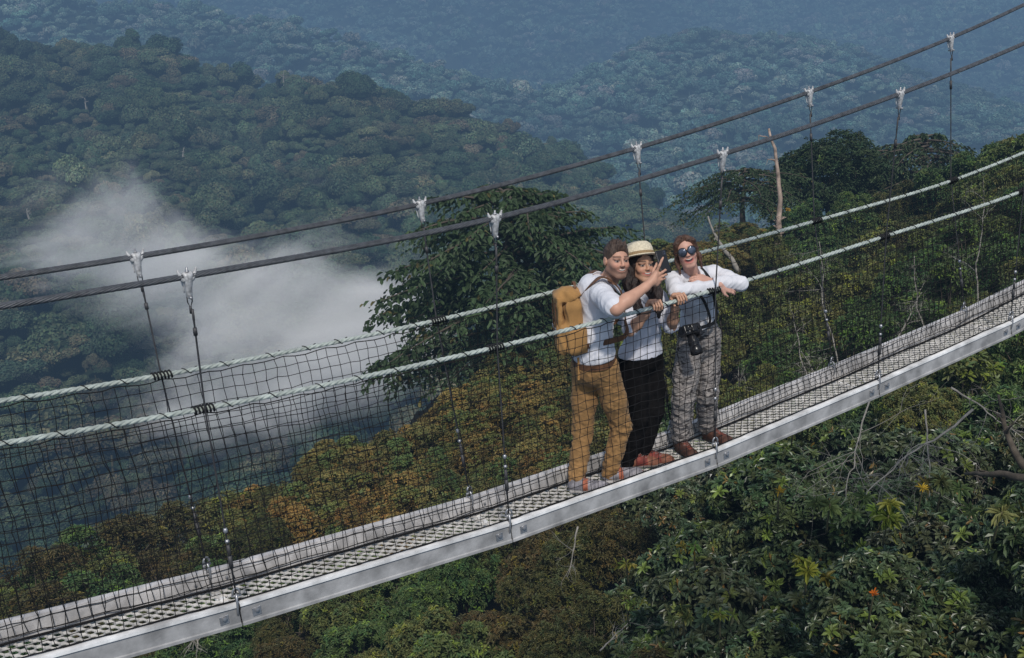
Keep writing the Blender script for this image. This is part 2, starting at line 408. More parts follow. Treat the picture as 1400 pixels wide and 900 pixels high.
# ------------------------------------------------------------------ the suspension footbridge
SEC = 1.7226
KN = np.array([-2,-1,0,1,2,3,4,5,6], float)
Z_DECK = np.array([.50,.225,.013,-.150,-.226,-.212,-.168,-.04,.16])
ZN_RAIL = np.array([1.62,1.345,1.124,.985,.922,.928,.95,1.10,1.31]); ZF_RAIL = np.array([1.63,1.36,1.147,1.025,.985,.972,.985,1.12,1.33])
ZN_CAB = np.array([2.13,1.95,1.825,1.762,1.83,1.972,2.19,2.49,2.87]); ZF_CAB = np.array([2.10,1.92,1.797,1.752,1.814,1.96,2.175,2.48,2.86])
Y_NB, Y_FB, Y_NR, Y_FR, Y_NC, Y_FC = -.222, .202, -.29, .345, -.425, .395
def crom(zs, x):
    k = np.clip(np.asarray(x, float)/SEC, -2, 5.999); i = np.clip(np.floor(k).astype(int)+2, 0, 7); t = k - KN[i]
    p1, p2 = zs[i], zs[i+1]; p0 = np.where(i > 0, zs[np.maximum(i-1,0)], 2*p1-p2); p3 = np.where(i < 7, zs[np.minimum(i+2,8)], 2*p2-p1)
    return .5*((2*p1)+(p2-p0)*t+(2*p0-5*p1+4*p2-p3)*t*t+(3*p1-p0-3*p2+p3)*t**3)
def lin(zs, x): return np.interp(np.asarray(x, float)/SEC, KN, zs)
X0, X1 = -2*SEC+.05, 5.95*SEC
def beam_z(x): return lin(Z_DECK, x)                 # top edge of the side beams, straight in each bay
FLOOR = .10                                          # grating sits this far under the beam tops
def floor_z(x): return float(beam_z(x)) - FLOOR

m_white = mat_plain('weathered_white_metal', (.60,.57,.55), .55, 0, .38, 8, .12, 80, usecol=True)
m_alu = mat_plain('grey_metal_beam', (.80,.785,.765), .5, .0, .42, 7, .2, 45, usecol=True)
m_cable = mat_plain('steel_cable', (.095,.10,.11), .45, .3, .35, 30, .2, 200)
m_wire = mat_plain('dark_steel_wire', (.07,.068,.07), .55, .3, .3, 30, .1, 200)
m_rope = mat_plain('pale_green_rope', (.43,.475,.435), .8, 0, .28, 18, .5, 260)
m_black = mat_plain('black_cord', (.012,.012,.013), .75, 0, .4, 20, 0)
m_net = mat_plain('black_netting', (.006,.0055,.006), .9, 0, .4, 10, 0)
m_steel = mat_plain('galvanised_shackle', (.42,.42,.43), .38, .7, .2, 30, .1, 100)
m_cast = mat_plain('white_cast_clamp', (.50,.495,.49), .5, .1, .5, 40, .10, 60)

bridge = empty('suspension_footbridge', (0,0,0))
tag(bridge, 'narrow white suspension footbridge with black safety nets and pale rope handrails', 'footbridge')

def strands(mb, path, R0, r, n, pitch, sides=5, step=None, lay=1):
    """twisted rope: n strands wound about a path (dense array of points)"""
    seg = np.linalg.norm(np.diff(path, axis=0), axis=1); L = np.concatenate([[0], np.cumsum(seg)])
    m = int(L[-1]/(step or pitch/10)); s = np.linspace(0, L[-1], m)
    P = np.stack([np.interp(s, L, path[:,i]) for i in range(3)], -1)
    t = np.gradient(P, axis=0); t /= np.linalg.norm(t, axis=1, keepdims=True)
    a = np.cross(t, (0,1.0,0)); a /= np.linalg.norm(a, axis=1, keepdims=True); b = np.cross(a, t)
    for k in range(n):
        th = lay*s/pitch*2*math.pi + k*2*math.pi/n
        mb.tube(P + R0*(np.cos(th)[:,None]*a + np.sin(th)[:,None]*b), r, sides)
xs = np.linspace(X0, X1, 500)
def line(zs, y, wob=0):
    return np.stack([xs, np.full_like(xs, y), crom(zs, xs)], -1)
RAIL = {-1: (ZN_RAIL, Y_NR), 1: (ZF_RAIL, Y_FR)}; CABS = {-1: (ZN_CAB, Y_NC), 1: (ZF_CAB, Y_FC)}
for sd_ in (-1, 1):
    mb = MB(); strands(mb, line(*CABS[sd_]), .0112, .0052, 8, .26, 5, .02)
    mb.tube(line(*CABS[sd_]), .0128, 8)
    mb.build('main_cable', m_cable, bridge, True)
    mb = MB(); strands(mb, line(*RAIL[sd_]), .0061, .0082, 3, .125, 7, .0125)
    rope = mb.build('handrail_rope', m_rope, bridge, True)
    # thin lashing cord wound along the rope, thick bindings at the hangers
    for k in range(-2, 6):
        for q in range(7):
            mb = MB()
            x = SEC*k + .10 + q*.235 + rng.uniform(-.03,.03)
            if not X0 < x < X1-.2: continue
            s = np.linspace(0, 1, 14); xx = x + s*.085; th = 1.2 + s*2*math.pi
            zz = crom(RAIL[sd_][0], xx)
            mb.tube(np.stack([xx, RAIL[sd_][1]+.0164*np.cos(th), zz+.0164*np.sin(th)], -1), .0028, 4); mb.build('lashing_cord', m_black, rope, True)
        if SEC*k-.06 < X0: continue
        mb = MB(); xx = np.linspace(SEC*k-.055, SEC*k+.055, 48); th = np.linspace(0, 2*math.pi*6, 48)
        mb.tube(np.stack([xx, RAIL[sd_][1]+.0205*np.cos(th), crom(RAIL[sd_][0], xx)+.0205*np.sin(th)], -1), .0055, 5)
        mb.build('rope_lashing', m_black, rope, True)

# nets -----------------------------------------------------------------
def net(side, seed):
    r = np.random.default_rng(seed); cell = .064
    nx = int((X1-X0)/cell); gx = X0 + np.arange(nx)*cell; rows = 19
    zr = crom(RAIL[side][0], gx); yr = RAIL[side][1]
    zb = lin(Z_DECK, gx) - (.075 if side > 0 else -.004); yb = (Y_FB-.03) if side > 0 else (Y_NB-.004)
    tt = np.linspace(0, 1, rows)[None,:]
    X = np.repeat(gx[:,None], rows, 1); Z = zr[:,None]*(1-tt) + zb[:,None]*tt; Y = yr*(1-tt) + yb*tt
    w1 = np.array([[fbm(np.array([x*2.1]), np.array([t*4.0]), seed, 3)[0] for t in tt[0]] for x in gx])
    w2 = np.array([[fbm(np.array([x*3.7+9]), np.array([t*6.0]), seed+3, 3)[0] for t in tt[0]] for x in gx])
    edge = np.sin(math.pi*np.clip(tt,0,1))
    X = X + .035*w1*np.minimum(1, edge*2) + .0035*r.normal(size=X.shape); Z = Z + .02*w2*edge + .0025*r.normal(size=X.shape)
    Y = Y + (.045*w2*edge if side < 0 else .035*w1*edge)
    # scallops hang between the lashings at the top row
    Z[:,0] -= .022 + .012*np.abs(np.sin(gx*math.pi/.235)); Z[:,1] -= .010
    if side > 0:                                   # the spare hem lies in a roll on the grating
        Z[:,-1] += .03*np.abs(fbm(gx*1.7, gx*0, 4, 3)); Y[:,-1] -= .05*np.abs(fbm(gx*1.3, gx*0+5, 6, 3))
    P = np.stack([X, Y, Z], -1); mb = MB()
    for j in range(rows): mb.tube(P[:,j], .0024 if 0 < j < rows-1 else .0036, 3, cap=False)
    for i in range(nx): mb.tube(P[i], .0023, 3, cap=False)
    # knots
    for i in range(0, nx, 1):
        for j in range(1, rows-1):
            if r.random() < .25: mb.box(P[i,j], (.006,.006,.006))
    s = np.linspace(X0, X1, 300); zz = lin(Z_DECK, s) - (.088 if side > 0 else -.008)
    yy = yb + .012*fbm(s*2, s*0, seed, 3) - (.02 if side > 0 else 0)
    mb.tube(np.stack([s, yy, zz+.004*fbm(s*5, s*0, 2, 2)], -1), .0075 if side > 0 else .004, 5)
    return mb.build('safety_net', m_net, bridge)
net(-1, 41); net(1, 42)

# beams and grating, bay by bay ------------------------------------------
def prism(mb, prof, x0, x1, z0, z1, col=None):
    """profile (y, dz) pushed along the bay"""
    n = len(prof); V = [[x0, p[0], z0+p[1]] for p in prof] + [[x1, p[0], z1+p[1]] for p in prof]
    Q = [[i, (i+1) % n, n+(i+1) % n, n+i] for i in range(n)]
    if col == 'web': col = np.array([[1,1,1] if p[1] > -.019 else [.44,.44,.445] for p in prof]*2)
    mb.add(V, Q, None, col)
    if np.ndim(col) == 2: col = (.5,.5,.5)
    c0 = np.mean(V[:n], axis=0); c1 = np.mean(V[n:], axis=0)
    mb.add(V[:n]+[c0], None, [[(i+1) % n, i, n] for i in range(n)], col); mb.add(V[n:]+[c1], None, [[i, (i+1) % n, n] for i in range(n)], col)
prof_near = [(-.042,0),(-.042,-.017),(-.038,-.020),(-.030,-.022),(-.030,-.112),(-.036,-.118),(-.036,-.134),(.0,-.134),(.0,-.126),(-.022,-.124),(-.022,-.012),(.003,-.010),(.003,0)]
for k in range(-2, 6):
    xa, xb = SEC*k+.004, SEC*(k+1)-.004
    za, zb = float(beam_z(xa)), float(beam_z(xb))
    for sd_, yb in ((-1, Y_NB), (1, Y_FB)):
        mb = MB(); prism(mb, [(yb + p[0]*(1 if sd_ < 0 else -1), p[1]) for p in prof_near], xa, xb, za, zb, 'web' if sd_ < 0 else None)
        # inner kick plate face
        yk = yb + (.012 if sd_ < 0 else -.012)
        prism(mb, [(yk-.004,-.004),(yk-.004,-.108),(yk+.004,-.108),(yk+.004,-.004)], xa, xb, za, zb)
        bm_ = mb.build('side_beam', m_alu if sd_ < 0 else m_white, bridge)
        for xq in (xa+.085, xb-.085):                # splice plate, bolts
            mb = MB()
            zq = float(beam_z(xq))
            yo = yb + sd_*.0325
            mb.box((xq, yo, zq-.073), (.05,.006,.05), None, .002)
            mb.lathe([(0,.016),(.011,.014),(.013,.004),(.013,0)], (xq, yo+sd_*.003, zq-.062), (0,sd_,0), 10)
            ib = MB(); ib.lathe([(0,.012),(.008,.01),(.009,.003),(.009,0)], (xq, yb-sd_*.016, zq-.055), (0,-sd_,0), 8); ib.build('bolt', m_steel, bm_)
            mb.build('bolt_plate', m_steel, bm_)
    mb = MB()                                        # cross bar under the joint
    mb.box(((xa), (Y_NB+Y_FB)/2, za-.122), (.05, Y_FB-Y_NB+.02, .022), None, .004)
    mb.build('cross_bar', m_alu, bridge)
m_grate = mat_plain('worn_white_grating', (.60,.57,.53), .55, .1, .3, 7, .15, 90)
yA, yB = Y_NB+.016, Y_FB-.018; nrow = 11; dy = (yB-yA)/nrow; per = .072
for k in range(-2, 6):                               # expanded metal: tilted wavy strips that leave slots between them
    mb = MB(); xa, xb = SEC*k+.006, SEC*(k+1)-.006
    n = int((xb-xa)/(per/4)); x = np.linspace(xa, xb, n); z = beam_z(x) - FLOOR
    for j in range(nrow+1):
        ph = (np.arange(n) + (2 if j % 2 else 0)) % 4
        off = np.array([.5, .5, -.5, -.5])[ph]*dy*.88
        y = np.clip(yA + j*dy + off, yA, yB)
        hw = .0052; V = np.concatenate([np.stack([x, y-hw, z-.008], -1), np.stack([x, y+hw, z], -1), np.stack([x, y+hw, z-.005], -1), np.stack([x, y-hw, z-.013], -1)])
        i = np.arange(n-1); Q = np.concatenate([np.stack([a*n+i, a*n+i+1, b*n+i+1, b*n+i], -1) for a, b in ((0,1),(1,2),(2,3),(3,0))])
        mb.add(V, Q)
    mb.build('walkway_grating', m_grate, bridge)

# hangers ----------------------------------------------------------------
def clamp_mesh(side):
    """cast cable clamp: two ears over the cable, a waisted body that narrows to the pin"""
    mb = MB(); prof = []
    zs = [.026,.020,.008,-.01,-.04,-.07,-.10,-.125,-.140]
    hwid = [.024,.034,.033,.030,.026,.022,.020,.018,.011]; hth = [.010,.021,.027,.029,.026,.021,.017,.015,.010]
    rings = []
    for zc, a, b in zip(zs, hwid, hth):
        th = np.arange(12)*2*math.pi/12
        rings.append(np.stack([a*np.sign(np.cos(th))*np.abs(np.cos(th))**.75, b*np.sign(np.sin(th))*np.abs(np.sin(th))**.75, np.full(12, zc)], -1))
    V = np.concatenate(rings); n = 12; m = len(rings)
    i = np.arange(m-1)[:,None]*n; j = np.arange(n)[None,:]; j2 = (j+1) % n
    mb.add(V, np.stack([i+j, i+n+j, i+n+j2, i+j2], -1).reshape(-1,4))
    mb.add(np.concatenate([rings[0], [[0,0,.026]]]), None, [[q, (q+1) % n, n] for q in range(n)])
    mb.add(np.concatenate([rings[-1], [[0,0,-.142]]]), None, [[(q+1) % n, q, n] for q in range(n)])
    for s in (-1, 1):                                # ears flare up and outwards along the cable
        s_ = np.linspace(0, 1, 7)
        pts = np.stack([s*(.020+.040*s_**1.1), 0*s_, -.018+.008*s_+.056*s_**2.2], -1)
        mb.tube(pts, [.022,.021,.020,.018,.014,.010,.005], 8)
        mb.tube(np.stack([s*(.034-.012*s_), (.022-.004*s_), .004-.11*s_], -1), [.006,.007,.007,.006,.005,.005,.004], 6)
    return mb.data('cable_clamp', m_cast, True)
clamp_me = clamp_mesh(1)
mb = MB(); mb.lathe([(0,.026),(.007,.024),(.007,.006),(.013,.005),(.013,-.004),(0,-.004)], (0,0,.03), (0,0,1), 8)
mb.lathe([(0,.034),(.009,.032),(.010,.0),(.010,-.03),(0,-.034)], (0,0,-.128), (0,1,0), 10)
bolt_me = mb.data('clamp_bolt', m_steel, True)
mb = MB(); th = np.linspace(0, 1, 12)
mb.tube(np.concatenate([[[.016,0,-.125],[.015,0,-.16]], [[.0,0,-.20]], [[-.015,0,-.16],[-.016,0,-.125]]]), .004, 6)
mb.tube([(0,0,-.19),(0,0,-.235)], .0085, 6)
loop_me = mb.data('wire_loop', m_wire, True)
def shackle_me():
    mb = MB(); th = np.linspace(-.35, math.pi+.35, 18)
    mb.tube(np.stack([.019*np.cos(th), 0*th, .03*np.sin(th)+.01], -1), .0062, 7)
    mb.tube([(-.026,0,-.004),(.026,0,-.004)], .0065, 7)
    th = np.linspace(0, 2*math.pi, 22)
    mb.tube(np.stack([0*th, .026*np.cos(th), -.055+.062*np.sin(th)], -1), .0070, 7)
    return mb.data('shackle', m_steel, True)
sh_me = shackle_me()
for k in range(-1, 6):
    x = SEC*k
    for sd_ in (-1, 1):
        zc = float(crom(CABS[sd_][0], x)); yc = CABS[sd_][1]; zr = float(crom(RAIL[sd_][0], x)); yr = RAIL[sd_][1]
        zb = float(beam_z(x)); yb = (Y_NB-.02) if sd_ < 0 else (Y_FB+.004)
        top = np.array([x, yc-(yc-yr)*.12, zc-.165]); mid = np.array([x, yr+sd_*.02, zr]); bot = np.array([x, yb, zb+.05])
        mb = MB(); mb.tube([top, top*.9+mid*.1, top*.88+mid*.12, mid, mid*.5+bot*.5, bot], [.0062,.0062,.0048,.0048,.0048,.0052], 6)
        for a, b, c, r_ in ((top, mid, .18, .0105), (mid, bot, .72, .010), (mid, bot, .78, .012)):
            p = a*(1-c)+b*c; q = a*(1-c-.07)+b*(c+.07); mb.tube([p, q], r_, 7)
        h = mb.build('hanger_cable', m_wire, bridge, True)
        tilt = math.atan2((yc-yr), (zc-zr))*1.0
        for nm, me, dx in (('cable_clamp', clamp_me, 0), ('clamp_bolt', bolt_me, 0), ('wire_loop', loop_me, 0)):
            c = obj_from(nm, me, h); c.location = (x, yc, zc); c.scale = (.76, .84, .80)
            sl = float(crom(CABS[sd_][0], x+.1)-crom(CABS[sd_][0], x-.1))/.2
            c.rotation_euler = (-tilt*.8, -math.atan(sl)*.6, 0)
        c = obj_from('shackle', sh_me, h); c.location = (x, yb, zb+.045); c.rotation_euler = (0, .1, .25*sd_)
        mb = MB(); mb.lathe([(0,.016),(.010,.012),(.013,0),(.010,-.012),(0,-.016)], mid*.36+bot*.64, (0,0,1), 8); mb.lathe([(0,.010),(.012,.006),(.012,-.006),(0,-.01)], mid*.30+bot*.70, (0,1,0), 8)
        c = mb.build('wire_grip', m_steel, h, True)
# ------------------------------------------------------------------ near vegetation
def unit(a): return a/(np.linalg.norm(a, axis=-1, keepdims=True)+1e-12)
def leaf_quads(base, d, nrm, L, W, droop=.25, fold=.3):
    """lanceolate leaves: two folded quads each.  base, d (direction), nrm (upper side), L, W arrays"""
    sd_ = unit(np.cross(d, nrm)); nrm = np.cross(sd_, d)
    L = L[:,None]; W = W[:,None]
    tip = base + d*L - nrm*L*droop
    a1 = base + d*L*.40 + nrm*L*.04; a2 = base + d*L*.80 - nrm*L*droop*.45
    V = np.stack([base, a1+sd_*W*.44+nrm*W*fold, a2+sd_*W*.47+nrm*W*fold*.6, tip, a2-sd_*W*.47+nrm*W*fold*.6, a1-sd_*W*.44+nrm*W*fold], 1)
    n = len(base); o = np.arange(n)[:,None]*6
    Q = np.concatenate([o+np.array([[0,1,2,3]]), o+np.array([[3,4,5,0]])])
    return V.reshape(-1,3), Q
def rosettes(mb, P, A, r, nl, L, W, c0, cvar=.25, open_=(35,85), droop=.3, fresh=0.0, freshcol=None, lens=(.7,1.15), spread=.0):
    """leaf whorls at points P with axes A"""
    n = len(P); ref = unit(np.cross(A, unit(r.normal(size=(n,3)))))
    ref2 = np.cross(A, ref); cl = np.tile(np.asarray(c0), (n,1))*r.uniform(1-cvar*1.3, 1+cvar*1.3, n)[:,None]
    hue = r.normal(size=n)*.12; cl = cl*np.stack([1+hue, np.ones(n), 1-hue*.5], -1)
    if fresh > 0:
        m = (r.random(n) < fresh) & (A[:,2] > .2); cl[m] = np.asarray(freshcol)*r.uniform(.7,1.2,m.sum())[:,None]
    th0 = r.uniform(0,6.28,n)
    for i in range(nl):
        th = th0 + i*2*math.pi*.382 + r.normal(size=n)*.12
        ph = np.radians(open_[0] + (open_[1]-open_[0])*(1-(i+.5)/nl) + r.normal(size=n)*10)
        rad = np.cos(th)[:,None]*ref + np.sin(th)[:,None]*ref2
        d = unit(np.cos(ph)[:,None]*A + np.sin(ph)[:,None]*rad)
        nr = unit(np.sin(ph)[:,None]*A - np.cos(ph)[:,None]*rad + r.normal(size=(n,3))*.25)
        Li = L*r.uniform(lens[0], lens[1], n); V, Q = leaf_quads(P + rad*L*.05 - A*L*.5*(i/nl) + (r.normal(size=(n,3))*spread if spread else 0), d, nr, Li, W*Li/L*r.uniform(.85,1.15,n), droop)
        c = np.repeat(cl*r.uniform(1-cvar, 1+cvar, n)[:,None], 6, axis=0)
        mb.add(V, Q, None, c)
def lumps_surface(r, n, lumps, R0, rl, squash=.85, low=-.35):
    """points and outward directions over a crown made of unequal lumps"""
    th = r.uniform(0, 6.28, lumps); z = r.uniform(low, 1, lumps); q = np.sqrt(np.clip(1-z*z, 0, 1))
    C = np.stack([q*np.cos(th), q*np.sin(th), z*squash], -1)*R0*r.uniform(.45, 1.0, lumps)[:,None]
    rad = rl*r.uniform(.6, 1.35, lumps)
    li = r.choice(lumps, n, p=rad**2/np.sum(rad**2))
    nn = unit(r.normal(size=(n,3)) + unit(C[li]+1e-6)*.7 + np.array([0,0,.45]))
    P = C[li] + nn*rad[li][:,None]*r.uniform(.72, 1.03, n)[:,None]
    return P, nn, C, rad, li
def limbs(mb, C, r, z0, r0, col, top=.1, n=6, thin=.006):
    """a leaning trunk, and limbs that run out of it to the middle of every lump of the crown"""
    b = r.normal(size=2)*.06*abs(z0)
    s = np.linspace(0, 1, 8); px = np.stack([b[0]*(1-s)**2 + .03*np.sin(s*5+r.uniform(0,6)), b[1]*(1-s)**2 + .03*np.cos(s*4+r.uniform(0,6)), z0 + (top-z0)*s], -1)
    mb.tube(px, r0*(1-.55*s), 7, col)
    for c in C:
        a = px[int(r.integers(3, 8))]; m = (a+c)/2 + r.normal(size=3)*.08*np.linalg.norm(c-a) - np.array([0,0,.05])
        t = np.linspace(0, 1, 7)[:,None]; q = (1-t)**2*a + 2*t*(1-t)*m + t*t*c
        mb.tube(q, np.linspace(r0*.42, thin, 7), 5, col)

m_rhodo = mat_leaf('broad_dark_leaves', [(0,(.040,.064,.025)),(.35,(.048,.066,.032)),(.6,(.050,.078,.027)),(.8,(.054,.062,.036)),(1,(.064,.080,.029))], .36, .18, .6, 1.75)
m_small = mat_leaf('small_green_leaves', [(0,(.038,.066,.024)),(.4,(.054,.080,.026)),(.7,(.070,.080,.028)),(1,(.086,.090,.030))], .5, .25, .35, 2.15)
m_bronze = mat_leaf('bronze_leaves', [(0,(.172,.128,.038)),(.35,(.145,.126,.040)),(.6,(.182,.120,.036)),(.8,(.120,.118,.040)),(1,(.160,.126,.042))], .55, .3, .3, 1.7)
m_olive = mat_leaf('olive_leaves', [(0,(.060,.066,.024)),(.5,(.074,.074,.026)),(1,(.084,.066,.028))], .5, .25, .35, 1.6)
m_spray = mat_leaf('dark_spray_leaves', [(0,(.030,.050,.020)),(.5,(.034,.050,.022)),(1,(.044,.048,.024))], .55, .2, .3, 1.6)
m_bark = mat_plain('brown_bark', (.085,.068,.05), .9, 0, .45, 9, .5, 40, usecol=True)
m_pale = mat_plain('bleached_bark', (.27,.245,.21), .85, 0, .35, 10, .4, 60, usecol=True)
m_dead = mat_plain('peeling_dead_bark', (.33,.25,.20), .9, 0, .55, 4, .5, 30, usecol=True)
LIME = (2.1, 2.0, 1.0)

def proto_rhodo(seed, nr=330, L=.150, W=.044, fresh=.05, lumps=17, mat=None, name='crown', bronze=0):
    r = np.random.default_rng(seed); P, A, C, rad, li = lumps_surface(r, nr, lumps, .78, .34)
    mb = MB(); A = unit(A + np.array([0,0,.55]))
    c = (1,1,1); rosettes(mb, P, A, r, 11, L, W, c, .28, (30,95), .32, fresh, LIME)
    k = P - A*.12; m = r.random(nr) < .75
    rosettes(mb, k[m]+r.normal(size=(m.sum(),3))*.05, unit(A[m]+r.normal(size=(m.sum(),3))*.6), r, 7, L*.95, W, (.36,.36,.36), .3, (55,110), .4)  # inner whorls darkened: shade of the gaps painted into the leaf colour
    for q in P[r.random(nr) < .05]:
        mb.add(*leaf_quads(np.repeat(q[None], 6, 0)+r.normal(size=(6,3))*.03, unit(r.normal(size=(6,3))+np.array([0,0,-.6])), unit(r.normal(size=(6,3))), np.full(6,.12), np.full(6,.034)), None, np.tile((2.6,1.2,.7), (36,1)))
    cr = mb.data('crown', mat or m_rhodo)
    tb = MB(); limbs(tb, C, r, -2.2, .05, (1,1,1)); 
    for q, p in zip(P[::2], (P-A*.25)[::2]): tb.tube([C[li[0]]*0+p, q], [.006,.004], 4, (1.5,1.4,1.3), False)
    return cr, tb.data('trunk', m_bark, True)
def proto_small(seed, nr=900, L=.082, W=.026, lumps=22, mat=None, fresh=.08, sparse=1.0, rl=.30, nl=8):
    r = np.random.default_rng(seed); P, A, C, rad, li = lumps_surface(r, int(nr*sparse), lumps, .84, rl, .9)
    mb = MB(); rosettes(mb, P, unit(A+np.array([0,0,.35])), r, nl, L, W, (1,1,1), .19, (25,95), .2, fresh, (2.0,2.0,1.1), spread=.012)
    m = r.random(len(P)) < .6
    rosettes(mb, (P*.9)[m]+r.normal(size=(m.sum(),3))*.06, unit(A[m]+r.normal(size=(m.sum(),3))), r, 5, L, W, (.36,.38,.36), .3, (40,110), .2)  # inner layer darker, the shade inside the crown put into its colour
    cr = mb.data('crown', mat or m_small)
    tb = MB(); limbs(tb, C, r, -2.0, .045, (1,1,1))
    return cr, tb.data('trunk', m_bark, True)
def proto_bronze(seed, nr=2300, L=.056, W=.032, lumps=34, mat=None, rl=.28):
    r = np.random.default_rng(seed); P, A, C, rad, li = lumps_surface(r, nr, lumps, .92, rl, .85, -.2)
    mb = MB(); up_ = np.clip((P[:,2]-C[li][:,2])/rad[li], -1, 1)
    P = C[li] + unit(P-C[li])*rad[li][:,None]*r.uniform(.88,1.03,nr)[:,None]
    sh = (.58+.48*up_)*r.uniform(.55,1.3,lumps)[li]; green = (r.random(lumps) < .28)[li]  # sh: puff tops lighter, undersides darker, shading painted into the colour; random per lump
    for g, c in ((False,(1,1,1)), (True,(.62,.92,.85))):
        m = green == g
        if not m.any(): continue
        lo = MB(); rosettes(lo, P[m], unit(A[m]*.6+np.array([0,0,.7])), r, 7, L, W, c, .09, (40,100), .15, spread=.01)
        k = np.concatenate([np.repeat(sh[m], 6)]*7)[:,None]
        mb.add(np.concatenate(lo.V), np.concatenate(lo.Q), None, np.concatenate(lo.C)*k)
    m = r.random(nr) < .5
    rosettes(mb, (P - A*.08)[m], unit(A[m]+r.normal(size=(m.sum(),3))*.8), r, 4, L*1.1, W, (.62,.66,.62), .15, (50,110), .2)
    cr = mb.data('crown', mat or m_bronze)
    tb = MB(); limbs(tb, C, r, -2.0, .05, (1,1,1))
    return cr, tb.data('trunk', m_bark, True)
def proto_spray(seed, height=2.0, nb=64, width=1.0, L=.050, W=.016, shape='tall', ns=15):
    """dark tree whose boughs reach out in flat drooping sprays, layer over layer; trunk foot at z = 0"""
    r = np.random.default_rng(seed); mb = MB(); tb = MB(); BP = []; BD = []; BN = []; CC = []
    s = np.linspace(0, 1, 9); tr = np.stack([.04*np.sin(s*4+seed), .03*np.cos(s*5+seed), s*height*.93], -1)
    tb.tube(tr, .055*(1-.8*s), 7, (1,1,1))
    for b in range(nb):
        f = (b+.5)/nb; f = .22 + .78*f if shape == 'tall' else .45 + .55*f
        az = b*2.399 + r.normal()*.3
        env = (1-f**2.6)**.6*1.02*(.55+.45*min(1,f*2.2))+.1 if shape == 'tall' else math.sin(math.pi*min(1, (f-.38)/.62*.85+.15))**.7
        ln = width*env*(r.uniform(.50,1.22) if shape == 'tall' else r.uniform(.42,1.2))
        z = f*height*.93; a = np.array([np.interp(f, s, tr[:,0]), np.interp(f, s, tr[:,1]), z])
        d = np.array([math.cos(az), math.sin(az), 0]); rise = r.uniform(.05,.4) + (.25*f if shape == 'tall' else 0)
        t = np.linspace(0, 1, 9)[:,None]
        br = a + d*ln*t + np.array([0,0,1])*ln*(rise*t - .42*t*t) + np.cross(d, [0,0,1])*ln*.12*np.sin(t*3+az)
        tb.tube(br, np.linspace(.018, .003, 9), 4, (1,1,1), False)
        for q in range(ns):
            u = .22 + .78*(q+r.random())/ns; p = np.array([np.interp(u, t[:,0], br[:,i]) for i in range(3)])
            sd_ = 1 if q % 2 else -1
            tw = unit(d*r.uniform(.5,1) + sd_*np.cross(d, [0,0,1])*r.uniform(.3,1.1) + np.array([0,0,r.uniform(-.35,.1)]))
            tl = ln*.42*(1.15-u*.7)*r.uniform(.6,1.2)
            k = max(5, int(tl/.022))
            uu = np.linspace(.08, 1, k)[:,None]
            pp = p + tw*tl*uu - np.array([0,0,1])*tl*.35*uu**2
            BP.append(pp + r.normal(size=pp.shape)*.012)
            side = np.where(np.arange(k) % 2, 1, -1)[:,None]
            dd = unit(tw[None]*.7 + side*np.cross(tw, [0,0,1])[None] + np.array([0,0,-.35]) + r.normal(size=(k,3))*.25)
            BD.append(dd); BN.append(np.tile([0,0,1.0], (k,1)) + r.normal(size=(k,3))*.35)
            CC.append(np.full(k, r.uniform(.55,1.45)*(.7+.5*u)))
    P = np.concatenate(BP); D = np.concatenate(BD); Nn = unit(np.concatenate(BN)); c = np.concatenate(CC)
    Lr = L*r.uniform(.7,1.4,len(P))
    V, Q = leaf_quads(P, D, Nn, Lr, Lr*W/L*1.3, .3)
    tint = np.where(r.random(len(P)) < .035, 1.0, 0.0)
    col = np.stack([c*(1+1.2*tint), c*(1+.2*tint), c], -1)
    mb.add(V, Q, None, np.repeat(col, 6, axis=0))
    return mb.data('crown', m_spray), tb.data('trunk', m_bark, True)

PROTO = {
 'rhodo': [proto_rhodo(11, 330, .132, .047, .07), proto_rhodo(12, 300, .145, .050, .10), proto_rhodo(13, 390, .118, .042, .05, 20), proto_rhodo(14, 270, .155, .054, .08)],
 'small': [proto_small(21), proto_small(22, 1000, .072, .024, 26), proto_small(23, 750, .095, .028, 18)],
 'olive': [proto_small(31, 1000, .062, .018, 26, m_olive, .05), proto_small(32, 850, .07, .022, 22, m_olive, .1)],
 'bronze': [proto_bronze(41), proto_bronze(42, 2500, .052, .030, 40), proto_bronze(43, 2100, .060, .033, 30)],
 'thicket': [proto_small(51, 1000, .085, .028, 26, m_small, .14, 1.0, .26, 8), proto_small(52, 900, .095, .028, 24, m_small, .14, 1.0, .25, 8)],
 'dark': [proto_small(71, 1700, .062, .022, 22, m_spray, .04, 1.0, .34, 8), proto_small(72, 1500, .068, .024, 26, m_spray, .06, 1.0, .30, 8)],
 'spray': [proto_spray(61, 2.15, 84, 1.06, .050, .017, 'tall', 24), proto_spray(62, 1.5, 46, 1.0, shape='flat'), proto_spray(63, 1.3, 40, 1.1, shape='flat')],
}
def plant(kind, name, pos, s, label, cat, group=None, sz=1.0, rz=None, pick=None, tall=1.0):
    cr, tk = PROTO[kind][int(rng.integers(0, len(PROTO[kind]))) if pick is None else pick]
    t = empty(name, pos, rng.uniform(0, 6.28) if rz is None else rz); t.scale = (s, s, s*sz)
    tag(t, label, cat, group)
    obj_from('trunk', tk, t); obj_from('crown', cr, t)
    return t

